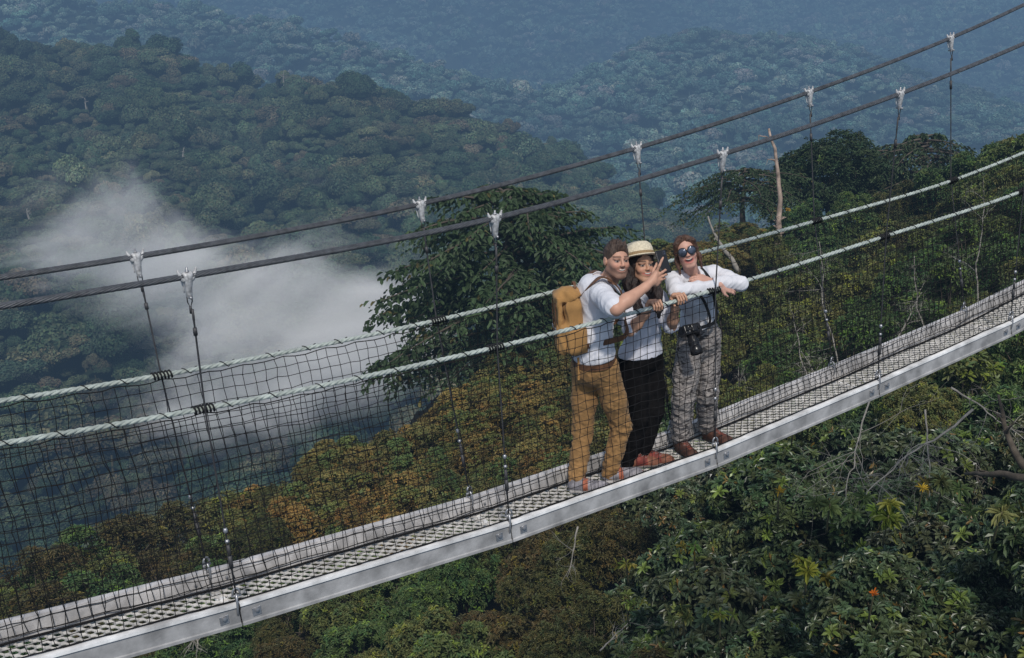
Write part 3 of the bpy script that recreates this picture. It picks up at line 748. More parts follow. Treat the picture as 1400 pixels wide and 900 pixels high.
# canopy height under and behind the bridge: points of the canopy top, (u, v, distance)
CANOPY = [(1450,940,11.5),(1250,930,12),(1050,930,13.5),(850,930,16),(650,930,19.5),(450,930,23),(250,930,26),(50,930,28),
 (1450,780,13),(1200,780,14.5),(1000,780,16.5),(800,790,20),(620,800,23),(450,830,26),(250,850,29),(-60,900,30),
 (1450,640,17),(1250,640,18),(1080,650,19),(930,690,20.5),(760,720,24),(600,740,28),(420,760,30),(240,790,31),(80,800,32),(-80,840,32),
 (1450,520,22),(1300,540,23),(1150,560,24),(1000,580,25),(870,600,28),(700,620,32),(560,640,34),(430,700,33),(300,730,33),(160,755,34),(20,780,34),
 (1450,400,29),(1300,420,30),(1150,440,31),(1030,470,31),(900,500,34),(800,520,36),(680,530,38),(560,560,39),(470,610,38),
 (1450,300,37),(1300,320,38),(1150,330,40),(1050,340,42),(950,360,44),(860,400,45),(760,440,45),(650,470,45),
 (1450,200,46),(1350,235,46),(1250,260,48),(1150,275,50),(1060,285,52),(960,300,56),(880,310,60),(820,330,62)]
CP = np.array([far_at(*c) for c in CANOPY]); CU = np.array([c[:2] for c in CANOPY], float)
def canopy_dist(u, v):
    w = 1.0/(((CU - (u, v))**2).sum(1) + 300)**1.6
    return float((w*np.array([c[2] for c in CANOPY])).sum()/w.sum())
def canopy_z(x, y):
    d2 = (CP[:,0]-x[...,None])**2 + (CP[:,1]-y[...,None])**2
    w = 1.0/(d2+1.5)**1.6
    z = (w*CP[:,2]).sum(-1)/w.sum(-1); near_ = np.sqrt(d2.min(-1))
    return z - np.clip(near_-3, 0, 200)*2.2
# ground of the near slope
na, nd = 90, 60
AZ, D = np.meshgrid(np.linspace(R(5), R(112), na), np.concatenate([np.linspace(1.5, 60, 40), np.linspace(63, 112, 20)]), indexing='ij')
x = CAM[0]+D*np.cos(AZ); y = CAM[1]+D*np.sin(AZ); z = np.maximum(canopy_z(x, y) - 3.0 + .5*fbm(x*.4, y*.4, 3, 3), -95)
V = np.stack([x, y, z], -1).reshape(-1,3); i = np.arange(na-1)[:,None]*nd; j = np.arange(nd-1)[None,:]
m_ground = mat_plain('shaded_forest_ground', (.012,.013,.009), .95, 0, .6, .6, .3, 4)
o = obj_from('ground', mesh_data('ground', V, np.stack([i+j, i+nd+j, i+nd+j+1, i+j+1], -1).reshape(-1,4), None, m_ground, None, True))
tag(o, 'dark shaded ground of the steep slope under the footbridge', 'ground', kind='structure')

# which plant grows where in the view
def region(u, v):
    if u > 880 and v > 590 + (1400-u)*.02: return 'rhodo'
    if 400 < u < 800 and 430 < v < 720 - max(0, u-520)*.42: return 'bronze' if rng.random() < .92 else 'olive'
    if 240 < u <= 430 and v < 740: return 'bronze' if rng.random() < .18 else ('olive' if rng.random() < .5 else 'small')
    if u < 430 and v > 650: return 'olive' if rng.random() < .5 else 'small'
    if v > 700 - (u-430)*.2 and u < 900: return 'small' if u < 660 else 'olive'
    if u < 700 and v > 640 - (u-430)*.1: return 'small' if rng.random() < .7 else 'bronze'
    if u > 1000 and v < 560: return 'thicket' if rng.random() < .6 else 'small'
    if u < 840 and v > 430: return 'bronze' if u < 770 or rng.random() < .5 else 'olive'
    if 820 <= u < 1010 and v < 350: return 'bronze'
    if u > 860 and v > 560: return 'rhodo' if rng.random() < .5 else 'small'
    return 'thicket' if rng.random() < .75 else 'small'
GROUPS = {'rhodo': ('rhododendron', 'dark broad leaved shrub with leaf whorls under the footbridge', 'shrub', 'broad leaved shrubs under the footbridge'),
 'small': ('green_shrub', 'small leaved green shrub on the near slope beside the footbridge', 'shrub', 'green shrubs on the near slope'),
 'olive': ('olive_shrub', 'olive brown fine leaved shrub on the near slope beside the footbridge', 'shrub', 'olive shrubs on the near slope'),
 'bronze': ('bronze_tree', 'bronze orange leaved tree of rounded puffs behind the safety net', 'tree', 'bronze leaved trees behind the footbridge'),
 'thicket': ('thicket_tree', 'thin leaved green thicket tree behind the walkway', 'tree', 'thicket trees behind the walkway')}
SIZE = {'rhodo': 1.0, 'small': 1.15, 'olive': 1.15, 'bronze': 1.75, 'thicket': 1.6}
def crest_v(u):                        # upper edge of the near plants in the photo
    return np.interp(u, [-100,0,120,240,330,430,470,540,640,760,840,900,960,1030,1100,1200,1300,1400,1500], [745,735,712,708,688,640,590,540,500,440,330,322,318,310,290,290,262,225,190])
placed = []
vv = 1010.0
while vv > 180:
    dist0 = canopy_dist(800, vv)
    uu = -140 + rng.uniform(0, 60)
    while uu < 1540:
        u, v = uu + rng.uniform(-18,18), vv + rng.uniform(-14,14)
        d = canopy_dist(u, v); k = region(u, v); s = SIZE[k]*rng.uniform(.78,1.2)
        rp = F_PX*s/d
        if v - rp*.45 > crest_v(u):
            p = far_at(u, v, d); ok = all((p[0]-q[0])**2+(p[1]-q[1])**2+(p[2]-q[2])**2 > (.62*(s+q[3]))**2*.8 for q in placed)
            # nothing may grow into the bridge
            xb = np.clip(p[0], X0, X1); clear = math.hypot(p[1], max(0, p[2]-float(beam_z(xb))) if p[2] > float(beam_z(xb)) else float(beam_z(xb))-p[2]) > s*1.15+.5
            if ok and clear:
                placed.append((*p, s)); nm, lb, ct, gp = GROUPS[k]
                plant(k, nm, p - np.array([0,0,s*.75]), s, lb, ct, gp, rng.uniform(.85,1.15))
        uu += max(26, rp*.62)
    vv -= 27
print('near plants', len(placed))

# large dark evergreen in the middle, and the dark trees on the ridge at the right
b = far_at(712, 570, 47); sc = 5.35
t = plant('spray', 'evergreen_tree', b - np.array([0,0,.5]), sc, 'large dark evergreen tree with drooping sprays behind the bronze trees', 'tree', None, .93, .6, 0)
for (u, v, dist, s, sz, rz, pk, lb) in (
   (1135, 250, 60, 3.4, .95, 0.4, -1, 'dark bushy evergreen tree just behind the bare dead trunk'),
   (1018, 292, 58, 3.2, .85, 2.0, 2, 'dark reddish evergreen with hanging boughs beside the dead trunk'),
   (1192, 262, 61, 2.6, .9, 3.4, -2, 'middle sized dark evergreen in the row on the ridge'),
   (1262, 290, 63, 4.4, .95, 5.0, 2, 'flat topped dark evergreen standing second from the end of the ridge row'),
   (1318, 285, 64, 3.0, .8, 1.2, 1, 'low wide dark evergreen ending the ridge row')):
    p = far_at(u, v, dist); plant('dark' if pk < 0 else 'spray', 'evergreen_tree', p - np.array([0,0,1.0 if pk > 0 else .6]), s, lb, 'tree', None, sz, rz, pk if pk > 0 else -pk-1)
for (u, v, dist, s) in ((596,575,38,1.8),(640,528,40,1.9),(690,520,39,1.8),(712,482,42,1.9),(758,460,43,1.8),(745,520,40,1.8),(655,585,36,1.7),(560,610,36,1.7),(500,600,37,1.7),(455,612,38,1.5),(520,655,34,1.6),(590,640,35,1.6),(430,660,34,1.4),(700,570,37,1.6)):
    p = far_at(u, v, dist); plant('bronze', 'bronze_tree', p - np.array([0,0,s*.75]), s, GROUPS['bronze'][1], 'tree', GROUPS['bronze'][3], .9)
for (u, v, dist, s, kd) in ((30,770,34,1.7,'olive'),(95,752,35,1.8,'small'),(165,722,36,1.9,'olive'),(235,702,37,1.9,'olive'),(300,690,37,1.8,'small'),(362,672,37,1.7,'bronze'),(415,662,36,1.6,'olive'),(130,790,32,1.5,'small'),(210,765,33,1.6,'olive'),(290,745,33,1.6,'small'),(370,722,34,1.6,'olive'),(440,700,34,1.5,'small'),(60,815,31,1.4,'olive'),(500,690,33,1.4,'small')):
    p = far_at(u, v, dist); nm, lb, ct, gp = GROUPS[kd]; plant(kd, nm, p - np.array([0,0,s*.75]), s, lb, ct, gp, .9)
for (u, v, dist, s, kd) in ((1300,248,54,1.9,'small'),(1345,232,54,2.1,'small'),(1388,218,53,2.1,'thicket'),(1425,205,52,2.2,'small'),(1365,262,48,1.9,'thicket'),(1410,255,47,1.9,'small'),(1245,272,55,1.8,'olive'),(1165,290,55,1.8,'small'),(1105,300,55,1.7,'small')):
    p = far_at(u, v, dist); nm, lb, ct, gp = GROUPS[kd]; plant(kd, nm, p - np.array([0,0,s*.5]), s, lb, ct, gp, 1.0)
# bronze crowns that close the gap behind the visitors
for (u, v, dist, s, pk) in ((905,345,52,1.9,0),(948,335,50,1.7,1),(858,350,54,1.8,2),(1010,315,50,1.5,1),(985,345,47,1.5,0)):
    p = far_at(u, v, dist); plant('bronze', 'bronze_tree', p - np.array([0,0,s*.55]), s, GROUPS['bronze'][1], 'tree', GROUPS['bronze'][3], .85, None, pk)

# leafy tops along the brow of the slope, in front of the ridge trees
for u in range(1000, 1440, 34):
    for k in range(2):
        v = crest_v(u) + (22 if u < 1180 else 2) + 26*k + rng.uniform(-8,8); d = (56, 49)[k]; s = rng.uniform(1.5, 2.1); p = far_at(u + rng.uniform(-14,14), v, d)
        kd = 'small' if rng.random() < .55 else ('olive' if rng.random() < .6 else 'thicket'); nm, lb, ct, gp = GROUPS[kd]
        plant(kd, nm, p - np.array([0,0,s*.7]), s, lb, ct, gp, .9)
# bare wood ----------------------------------------------------------------
def branchy(mb, p, d, L, r0, r, depth, col, curl=.35, grav=-.1, kids=(2,4)):
    n = 9; pts = [np.array(p, float)]; d = unit(np.array(d, float))
    for i in range(n-1):
        d = unit(d + r.normal(size=3)*curl*.45 + np.array([0,0,grav*.3])); pts.append(pts[-1] + d*L/(n-1))
    pts = np.array(pts); mb.tube(pts, np.linspace(r0, r0*.35, n), 5 if depth else 4, col, False)
    if depth > 0:
        for k in range(int(r.integers(*kids))+1):
            i = int(r.integers(2, n)); dd = unit(pts[min(i, n-1)]-pts[i-1] + r.normal(size=3)*.75)
            branchy(mb, pts[min(i, n-1)], dd, L*r.uniform(.4,.75), r0*(1-.65*i/n)*.72, r, depth-1, col, curl, grav, kids)
def snag(u0, v0, u1, v1, dist, r0, name, label, seed, mat, nb=5, bl=.5, d1=None, group=None, cat='dead branch', depth=2):
    """a bare stem from one point of the slope to another with side branches"""
    r = np.random.default_rng(seed); a = far_at(u0, v0, dist); b = far_at(u1, v1, d1 or dist); t = empty(name, a); tag(t, label, cat, group)
    s = np.linspace(0, 1, 14)[:,None]; L = np.linalg.norm(b-a)
    pts = (b-a)*s + np.cumsum(r.normal(size=(14,3)), 0)*.012*L*np.sin(math.pi*s)**.5
    mb = MB(); mb.tube(pts, np.linspace(r0, r0*.3, 14), 8, (1,1,1)); mb.build('trunk', mat, t, True)
    for i in range(nb):
        k = int(r.integers(3, 13)); dd = unit((b-a)/L*.6 + r.normal(size=3)*.7); mb = MB()
        branchy(mb, pts[k], dd, L*bl*r.uniform(.5,1.1), r0*.45*(1-.5*k/14), r, depth, (1,1,1)); mb.build('bare_branch', mat, t, True)
    return t
snag(1058, 372, 1051, 176, 44, .14, 'dead_tree', 'tall bare pinkish dead trunk standing above the far handrail', 3, m_dead, 6, .10, cat='dead tree', depth=1)
snag(1010, 372, 968, 296, 43, .10, 'dead_tree', 'short pale broken snag leaning beside the laughing woman in sunglasses', 5, m_pale, 2, .2, cat='dead tree', depth=1)
for i, (u0,v0,u1,v1,d) in enumerate(((1150,520,1120,330,29),(1335,440,1345,260,30),(1110,540,1085,430,27),(1265,470,1250,350,30),(1150,560,1095,480,25),(1020,600,1010,500,27),(1215,500,1260,400,27))):
    snag(u0, v0, u1, v1, d, .022, 'bare_stem', 'pale bare stem rising through the thicket behind the walkway', 70+i, m_pale, 7, .33, group='bare stems in the thicket', cat='bare stem')
snag(1330, 560, 1180, 690, 15.5, .017, 'dead_branch', 'tangle of bleached twigs hanging from the walkway edge nearest the dark hollow', 91, m_pale, 8, .6, 14.5, depth=2)
snag(1190, 545, 1150, 690, 16.5, .013, 'dead_branch', 'bleached forked twig hanging below the walkway above the broad leaved shrubs', 92, m_pale, 8, .7, 15.5, depth=2)
snag(1300, 530, 1400, 600, 17, .016, 'dead_branch', 'bleached branch reaching out sideways under the end of the walkway', 93, m_pale, 8, .7, depth=2)
snag(1265, 560, 1270, 680, 16, .013, 'dead_branch', 'bleached drooping twig between the two hanging tangles', 94, m_pale, 7, .6, depth=2)
snag(1440, 665, 1320, 648, 13.5, .060, 'mossy_branch', 'thick mossy limb crossing the dark hollow below the walkway', 95, m_bark, 3, .3, 14.5, cat='branch', depth=1)
snag(1400, 640, 1365, 540, 15, .050, 'mossy_branch', 'upright mossy trunk beside the dark hollow', 96, m_bark, 2, .3, cat='branch', depth=1)
snag(820, 890, 862, 846, 15.5, .012, 'dead_branch', 'small grey twig low under the middle of the walkway', 97, m_pale, 6, .6, cat='dead branch', depth=1)
snag(790, 720, 775, 790, 19, .016, 'dead_branch', 'grey twig hanging below the walkway under the man', 98, m_pale, 5, .6, depth=1)
snag(262, 850, 270, 890, 24, .03, 'dead_branch', 'tangle of brown twigs below the walkway near the bottom corner', 99, m_pale, 7, .9, depth=1)

for i, (u, v, h, d) in enumerate(((388,118,22,382),(402,122,17,380),(118,150,16,330),(560,190,15,340),(700,205,14,345),(250,215,13,280),(620,280,16,285),(40,300,15,240))):
    snag(u, v, u+rng.uniform(-3,3), v-h, d, .22, 'dead_tree', 'pale bare dead tree standing out of the canopy on the nearer hillside', 140+i, m_pale, 4, .5, group='dead trees in the far canopy', cat='dead tree', depth=1)
# a few striking tufts: lime rosettes and red-orange young shoots
def tuft(u, v, dist, L, n, col, label, name='leaf_tuft', W=.27, seed=0, axis=(-.2,-.35,1), op=(35,112), cat='leafy shoot', stem=.5, mat=None):
    r = np.random.default_rng(seed); L *= .58; n = int(n*1.3); p = far_at(u, v, dist); t = empty(name, p); tag(t, label, cat)
    mb = MB(); a = unit(np.array([axis], float))
    rosettes(mb, np.zeros((1,3)), a, r, n, L, L*W, col, .28, op, .45)
    mb.build('leaf_whorl', mat or m_small, t)
    for q in range(3 if name == 'leaf_tuft' else 0):
        mb = MB(); rosettes(mb, r.normal(size=(1,3))*L*np.array([[.9,.9,.3]]), unit(a + r.normal(size=(1,3))*.3), r, int(n*.7), L*.85, L*W*.85, np.asarray(col)*r.uniform(.5,.85), .28, op, .45); mb.build('leaf_whorl', mat or m_small, t)
    sb = MB(); s = np.linspace(0, 1, 6)[:,None]; sb.tube(-a*stem*s + np.array([[.12,.05,0]])*s*s*stem, np.linspace(.008,.014,6), 5, (1,1.1,.7)); sb.build('stem', m_bark, t, True)
G1, G2 = (1.3,1.15,1.2), (1.05,.98,1.0)
tuft(1135,690,12.6,.27,15,G1,'fresh pale green leaf whorl directly below the bleached twigs',seed=1)
tuft(1215,705,12.2,.25,16,(1.5,1.5,.8),'yellowish green double whorl beside the dark hollow',seed=2)
tuft(1370,700,12.2,.25,14,G1,'bright green whorl nearest the mossy limb',seed=3)
tuft(1290,660,13.2,.25,13,G2,'green whorl lit from above at the edge of the dark hollow',seed=4)
tuft(1105,775,12.0,.23,14,(1.7,1.5,.7),'yellow green whorl in the middle of the broad leaved shrubs',seed=5)
tuft(950,745,13.6,.17,9,(1.9,1.6,1.0),'small lime shoot of drooping leaves by itself',seed=6,op=(60,130))
tuft(857,770,15.0,.17,9,(1.9,1.6,1.0),'yellow lime shoot under the middle of the walkway',seed=7,op=(70,140))
tuft(857,823,14.6,.16,8,(1.9,1.6,1.0),'lowest lime shoot with hanging leaves under the walkway',seed=8,op=(80,150))
tuft(935,838,12.8,.20,14,G1,'spiky bright green whorl near the bottom edge',seed=9)
tuft(1085,578,17.0,.24,12,G2,'green whorl close under the walkway beam',seed=10)
tuft(985,840,12.6,.16,9,(1.9,1.6,1.0),'pale green shoot between the lower whorls',seed=12)
tuft(1195,812,11.6,.10,10,(3.4,1.0,.35),'red orange young leaf shoot low among the broad leaved shrubs',name='orange_shoot',W=.28,seed=13,op=(5,40))
tuft(1262,668,12.8,.13,9,(4.6,2.0,.7),'brownish orange seed head above the lit whorl',name='orange_shoot',W=.2,seed=14,op=(5,60))
tuft(1066,672,13.0,.13,9,(4.0,1.9,.7),'brown seed head on top of a dark shrub',name='orange_shoot',W=.2,seed=15,op=(5,60))
for k, (u, v, d, lb) in enumerate(((1077,287,42,'orange flower head beside the bare dead trunk'),(1398,445,19.5,'orange blossom at the far end under the walkway'))):
    tuft(u, v, d, .17 if k == 0 else .12, 26, (3.6,1.5,.6), lb, name='orange_blossom', W=.4, seed=20+k, op=(5,75), cat='blossom')
# ------------------------------------------------------------------ smooth implicit bodies
class Field:
    def __init__(s, lo, hi, h):
        s.lo = np.asarray(lo, float); s.h = h
        s.n = np.maximum(4, np.ceil((np.asarray(hi)-s.lo)/h).astype(int)+1)
        s.f = np.full(s.n, 1.0, np.float32)
    def _blk(s, lo, hi):
        a = np.clip(np.floor((lo-s.lo)/s.h).astype(int), 0, s.n); b = np.clip(np.ceil((hi-s.lo)/s.h).astype(int)+1, 0, s.n)
        if np.any(b <= a): return None
        ax = [s.lo[i]+s.h*np.arange(a[i], b[i]) for i in range(3)]
        return (slice(a[0],b[0]), slice(a[1],b[1]), slice(a[2],b[2])), ax[0][:,None,None], ax[1][None,:,None], ax[2][None,None,:]
    def op(s, prim, k=.02, mode='add'):
        lo, hi, fn = prim; pad = k + 3.5*s.h
        b = s._blk(np.asarray(lo)-pad, np.asarray(hi)+pad)
        if b is None: return s
        sl, X, Y, Z = b; d = fn(X, Y, Z).astype(np.float32); f = s.f[sl]
        if mode == 'add':
            h = np.clip(.5+.5*(f-d)/k, 0, 1); s.f[sl] = f*(1-h)+d*h - k*h*(1-h)
        else:
            d = -d; h = np.clip(.5+.5*(d-f)/k, 0, 1); s.f[sl] = f*(1-h)+d*h + k*h*(1-h)
        return s
    def cut(s, p, n, k=.004):                       # keep the side the normal points away from
        n = unit(np.asarray(n, float)); ax = [s.lo[i]+s.h*np.arange(s.n[i]) for i in range(3)]
        d = ((ax[0]-p[0])*n[0])[:,None,None] + ((ax[1]-p[1])*n[1])[None,:,None] + ((ax[2]-p[2])*n[2])[None,None,:]
        s.f = np.maximum(s.f, d.astype(np.float32)); return s
    def mesh(s, smooth=1):
        f = s.f; ins = f < 0; n = f.shape
        c = np.zeros([q-1 for q in n], np.int8); OFF = [(i,j,k) for i in (0,1) for j in (0,1) for k in (0,1)]
        for o in OFF: c += ins[o[0]:n[0]-1+o[0], o[1]:n[1]-1+o[1], o[2]:n[2]-1+o[2]]
        act = (c > 0) & (c < 8); ii = np.argwhere(act); idx = np.full(act.shape, -1, np.int64); idx[act] = np.arange(len(ii))
        P = np.zeros((len(ii),3)); cnt = np.zeros(len(ii))
        for a in OFF:
            for ax in range(3):
                if a[ax]: continue
                b = list(a); b[ax] = 1
                fa = f[ii[:,0]+a[0], ii[:,1]+a[1], ii[:,2]+a[2]]; fb = f[ii[:,0]+b[0], ii[:,1]+b[1], ii[:,2]+b[2]]
                m = (fa < 0) != (fb < 0); t = np.where(m, fa/np.where(m, fa-fb, 1), 0)
                e = np.array(a, float)[None,:].repeat(len(ii), 0); e[:,ax] = t
                P += np.where(m[:,None], e, 0); cnt += m
        V = (ii + P/np.maximum(cnt,1)[:,None])*s.h + s.lo
        Q = []
        for ax in range(3):
            b, d = [(1,2),(2,0),(0,1)][ax]
            sl0 = [slice(1,-1)]*3; sl0[ax] = slice(0,-1); sl1 = list(sl0); sl1[ax] = slice(1,None)
            A, B = ins[tuple(sl0)], ins[tuple(sl1)]; e = np.argwhere(A != B); base = e.copy()
            for q in range(3):
                if q != ax: base[:,q] += 1
            neg = A[e[:,0],e[:,1],e[:,2]]
            def cell(db, dd):
                g = base.copy(); g[:,b] -= db; g[:,d] -= dd; return idx[g[:,0],g[:,1],g[:,2]]
            q = np.stack([cell(1,1), cell(0,1), cell(0,0), cell(1,0)], -1)
            q[~neg] = q[~neg][:,::-1]; Q.append(q)
        Q = np.concatenate(Q); Q = Q[(Q >= 0).all(1)]
        for _ in range(smooth):
            acc = np.zeros_like(V); w_ = np.zeros(len(V))
            for a, b in ((0,1),(1,2),(2,3),(3,0)):
                np.add.at(acc, Q[:,a], V[Q[:,b]]); np.add.at(acc, Q[:,b], V[Q[:,a]]); np.add.at(w_, Q[:,a], 1); np.add.at(w_, Q[:,b], 1)
            V = .5*V + .5*acc/np.maximum(w_,1)[:,None]
        return V, Q
def vnorm(V, Q):
    n = np.cross(V[Q[:,2]]-V[Q[:,0]], V[Q[:,3]]-V[Q[:,1]]); N = np.zeros_like(V)
    for i in range(4): np.add.at(N, Q[:,i], n)
    return unit(N)
def cone(a, b, ra, rb):
    a = np.asarray(a, float); b = np.asarray(b, float); r = max(ra, rb); ab = b-a; L2 = ab@ab + 1e-9
    def fn(X, Y, Z):
        t = np.clip(((X-a[0])*ab[0]+(Y-a[1])*ab[1]+(Z-a[2])*ab[2])/L2, 0, 1)
        return np.sqrt((X-a[0]-t*ab[0])**2+(Y-a[1]-t*ab[1])**2+(Z-a[2]-t*ab[2])**2) - (ra+(rb-ra)*t)
    return np.minimum(a, b)-r, np.maximum(a, b)+r, fn
def ball(c, r): return cone(c, np.asarray(c)+1e-4, r, r)
def ell(c, rad, fr=None):
    """ellipsoid; fr rows are its axes"""
    c = np.asarray(c, float); fr = np.eye(3) if fr is None else np.asarray(fr); rad = np.asarray(rad, float); R_ = rad.max()
    def fn(X, Y, Z):
        k0 = 0; k1 = 0
        for i in range(3):
            q = (X-c[0])*fr[i][0]+(Y-c[1])*fr[i][1]+(Z-c[2])*fr[i][2]
            k0 = k0 + (q/rad[i])**2; k1 = k1 + (q/rad[i]**2)**2
        k0 = np.sqrt(k0); return k0*(k0-1)/np.sqrt(k1+1e-12)
    return c-R_, c+R_, fn
def rbox(c, half, r, fr):
    c = np.asarray(c, float); fr = np.asarray(fr); half = np.asarray(half, float); R_ = np.linalg.norm(half)
    def fn(X, Y, Z):
        q = [np.abs((X-c[0])*fr[i][0]+(Y-c[1])*fr[i][1]+(Z-c[2])*fr[i][2])-(half[i]-r) for i in range(3)]
        o = np.sqrt(sum(np.maximum(a,0)**2 for a in q)); return o + np.minimum(np.maximum(np.maximum(q[0],q[1]),q[2]),0) - r
    return c-R_, c+R_, fn
def frame(fwd, upv):
    """rows: left, forward, up"""
    f = unit(np.asarray(fwd, float)); u = np.asarray(upv, float); u = unit(u - f*(u@f)); l = np.cross(u, f); return np.stack([l, f, u])
def n3(P, s, seed):
    """soft 3-D noise from rotated sines, about -1..1"""
    r = np.random.default_rng(seed); v = 0
    for i in range(5):
        d = unit(r.normal(size=3)); e = unit(r.normal(size=3)); v = v + np.sin(P@d*s*(1+.35*i) + 1.6*np.sin(P@e*s*.6 + r.uniform(0,6)) + r.uniform(0,6))
    return v/3.2
def folds(V, Q, amp, s, axis, stretch, seed):
    """cloth folds: ridged noise, drawn out along an axis"""
    N = vnorm(V, Q); ax = unit(np.asarray(axis, float)); P = V - np.outer(V@ax, ax)*(1-stretch)
    a = n3(P, s, seed); b = n3(P, s*2.1, seed+1)
    k = amp(V) if callable(amp) else amp
    return V + N*((-(np.abs(a)**.8)+.45 + .35*b)*k)[:,None] if not np.ndim(k) else V + N*((-(np.abs(a)**.8)+.45+.35*b)*k)[:,None]
def solid(name, F, mat, parent, col=None, fold=None, smooth=1):
    V, Q = F.mesh(smooth)
    if fold: V = folds(V, Q, *fold)
    c = col(V) if callable(col) else (np.tile(col if col is not None else (1,1,1), (len(V),1)))
    return obj_from(name, mesh_data(name, V, Q, None, mat, c, True), parent)

m_skin = mat_plain('skin', (1,1,1), .5, 0, .06, 30, .08, 300, usecol=True, spec=.35)
m_hair = mat_plain('hair', (1,1,1), .45, 0, .3, 60, .5, 240, usecol=True, spec=.4)
def cloth_mat(name, color, var=.12, scale=6, rough=.85):
    return mat_plain(name, color, rough, 0, var, scale, .25, 400, usecol=True, spec=.2, sheen=.1)
m_shirt = cloth_mat('white_shirt_cloth', (.72,.72,.76), .05); m_blouse = cloth_mat('white_blouse_cloth', (.74,.73,.76), .05)
m_tan = cloth_mat('tan_trouser_cloth', (.335,.185,.072), .15); m_blk = mat_plain('black_trouser_cloth', (.0095,.0085,.0085), .95, 0, .3, 6, .25, 400, usecol=True, spec=.08)
m_leather = mat_plain('brown_leather', (.13,.060,.028), .5, 0, .3, 20, .2, 120, usecol=True)
m_canvas = cloth_mat('mustard_canvas', (.43,.235,.085), .2, 7)
m_shoe = mat_plain('shoe_cloth', (1,1,1), .7, 0, .2, 40, .2, 200, usecol=True)
m_straw = mat_plain('woven_straw', (.78,.68,.50), .8, 0, .18, 90, .6, 420, usecol=True)
m_gloss = mat_plain('glossy_black_plastic', (.017,.017,.019), .25, 0, .1, 20, .02, 100, usecol=True)
m_lens = mat_plain('mirrored_blue_lens', (.11,.125,.16), .10, .7, .3, 30, 0)
def camo():
    m, t, N, L, B = new_mat('grey_camouflage_cloth'); tc = N.new('ShaderNodeTexCoord')
    mp = N.new('ShaderNodeMapping'); mp.inputs['Scale'].default_value = (14,14,44); L.new(tc.outputs['Object'], mp.inputs[0])
    n1 = N.new('ShaderNodeTexNoise'); n1.inputs['Scale'].default_value = 1.0; n1.inputs['Detail'].default_value = 2.5; n1.inputs['Distortion'].default_value = .9; L.new(mp.outputs[0], n1.inputs['Vector'])
    cr = N.new('ShaderNodeValToRGB'); e = cr.color_ramp.elements; cr.color_ramp.interpolation = 'LINEAR'
    for i, (p, c) in enumerate(((0,(.040,.036,.036)),(.40,(.075,.066,.064)),(.435,(.30,.27,.25)),(.53,(.36,.325,.30)),(.565,(.17,.15,.145)),(.62,(.19,.165,.155)),(.65,(.40,.365,.335)))):
        q = e[i] if i < 2 else e.new(p); q.position = p; q.color = (*c,1)
    L.new(n1.outputs[0], cr.inputs[0]); L.new(cr.outputs[0], B.inputs['Base Color']); B.inputs['Roughness'].default_value = .9; B.inputs['Specular IOR Level'].default_value = .2
    return m
m_camo = camo()

def head_prims(F, c, fr, s=1.0, female=False, smile=.5, openm=0.0, jaw=1.0):
    l, f, u = fr; W = lambda a, b, d: np.asarray(c) + s*(a*l + b*f + d*u)
    E = lambda p, r, k=.012, mode='add': F.op(ell(W(*p), np.array(r)*s, fr), k, mode)
    Cn = lambda p, q, a, b, k=.01, mode='add': F.op(cone(W(*p), W(*q), a*s, b*s), k, mode)
    jw = .82 if female else 1.06*jaw
    E((0,-.012,.032), (.076,.094,.088), .01); E((0,.028,-.035), (.060*jw,.064,.080), .03)
    Cn((0,.070,-.098), (0,.060,-.085), .021*jw, .03, .02)
    for a in (-1,1):
        Cn((a*.056*jw,.0,-.055), (a*.022,.066,-.098), .016, .015, .025)
        E((a*.040,.062,-.028-.002*smile), (.021,.021,.018), .026)
        Cn((a*.012,.090,.026), (a*.050,.074,.022), .009, .008, .012)
        E((a*.031,.100,.004), (.018,.016,.011), .010, 'sub')
        E((a*.031,.0735,.003), (.0155,.0155,.0135), .003)
        E((a*.079,-.010,-.005), (.010,.020,.031), .006); E((a*.088,-.004,-.002), (.006,.011,.018), .004, 'sub')
        Cn((a*.009,.104,-.027), (a*.013,.096,-.028), .0075, .007, .005)
    fn_ = .8 if female else 1.0; Cn((0,.090,.018), (0,.090+.022*fn_,-.022), .0075*fn_, .0105*fn_, .010)
    # mouth
    mw = .027+.006*smile
    for t0, t1 in zip(np.linspace(-1,1,9)[:-1], np.linspace(-1,1,9)[1:]):
        p = lambda t, z: (t*mw, .090-.020*t*t, z+.008*smile*t*t)
        Cn(p(t0,-.050), p(t1,-.050), .0035, .0035, .006); Cn(p(t0,-.068-.014*openm), p(t1,-.068-.014*openm), .0045, .0045, .008)
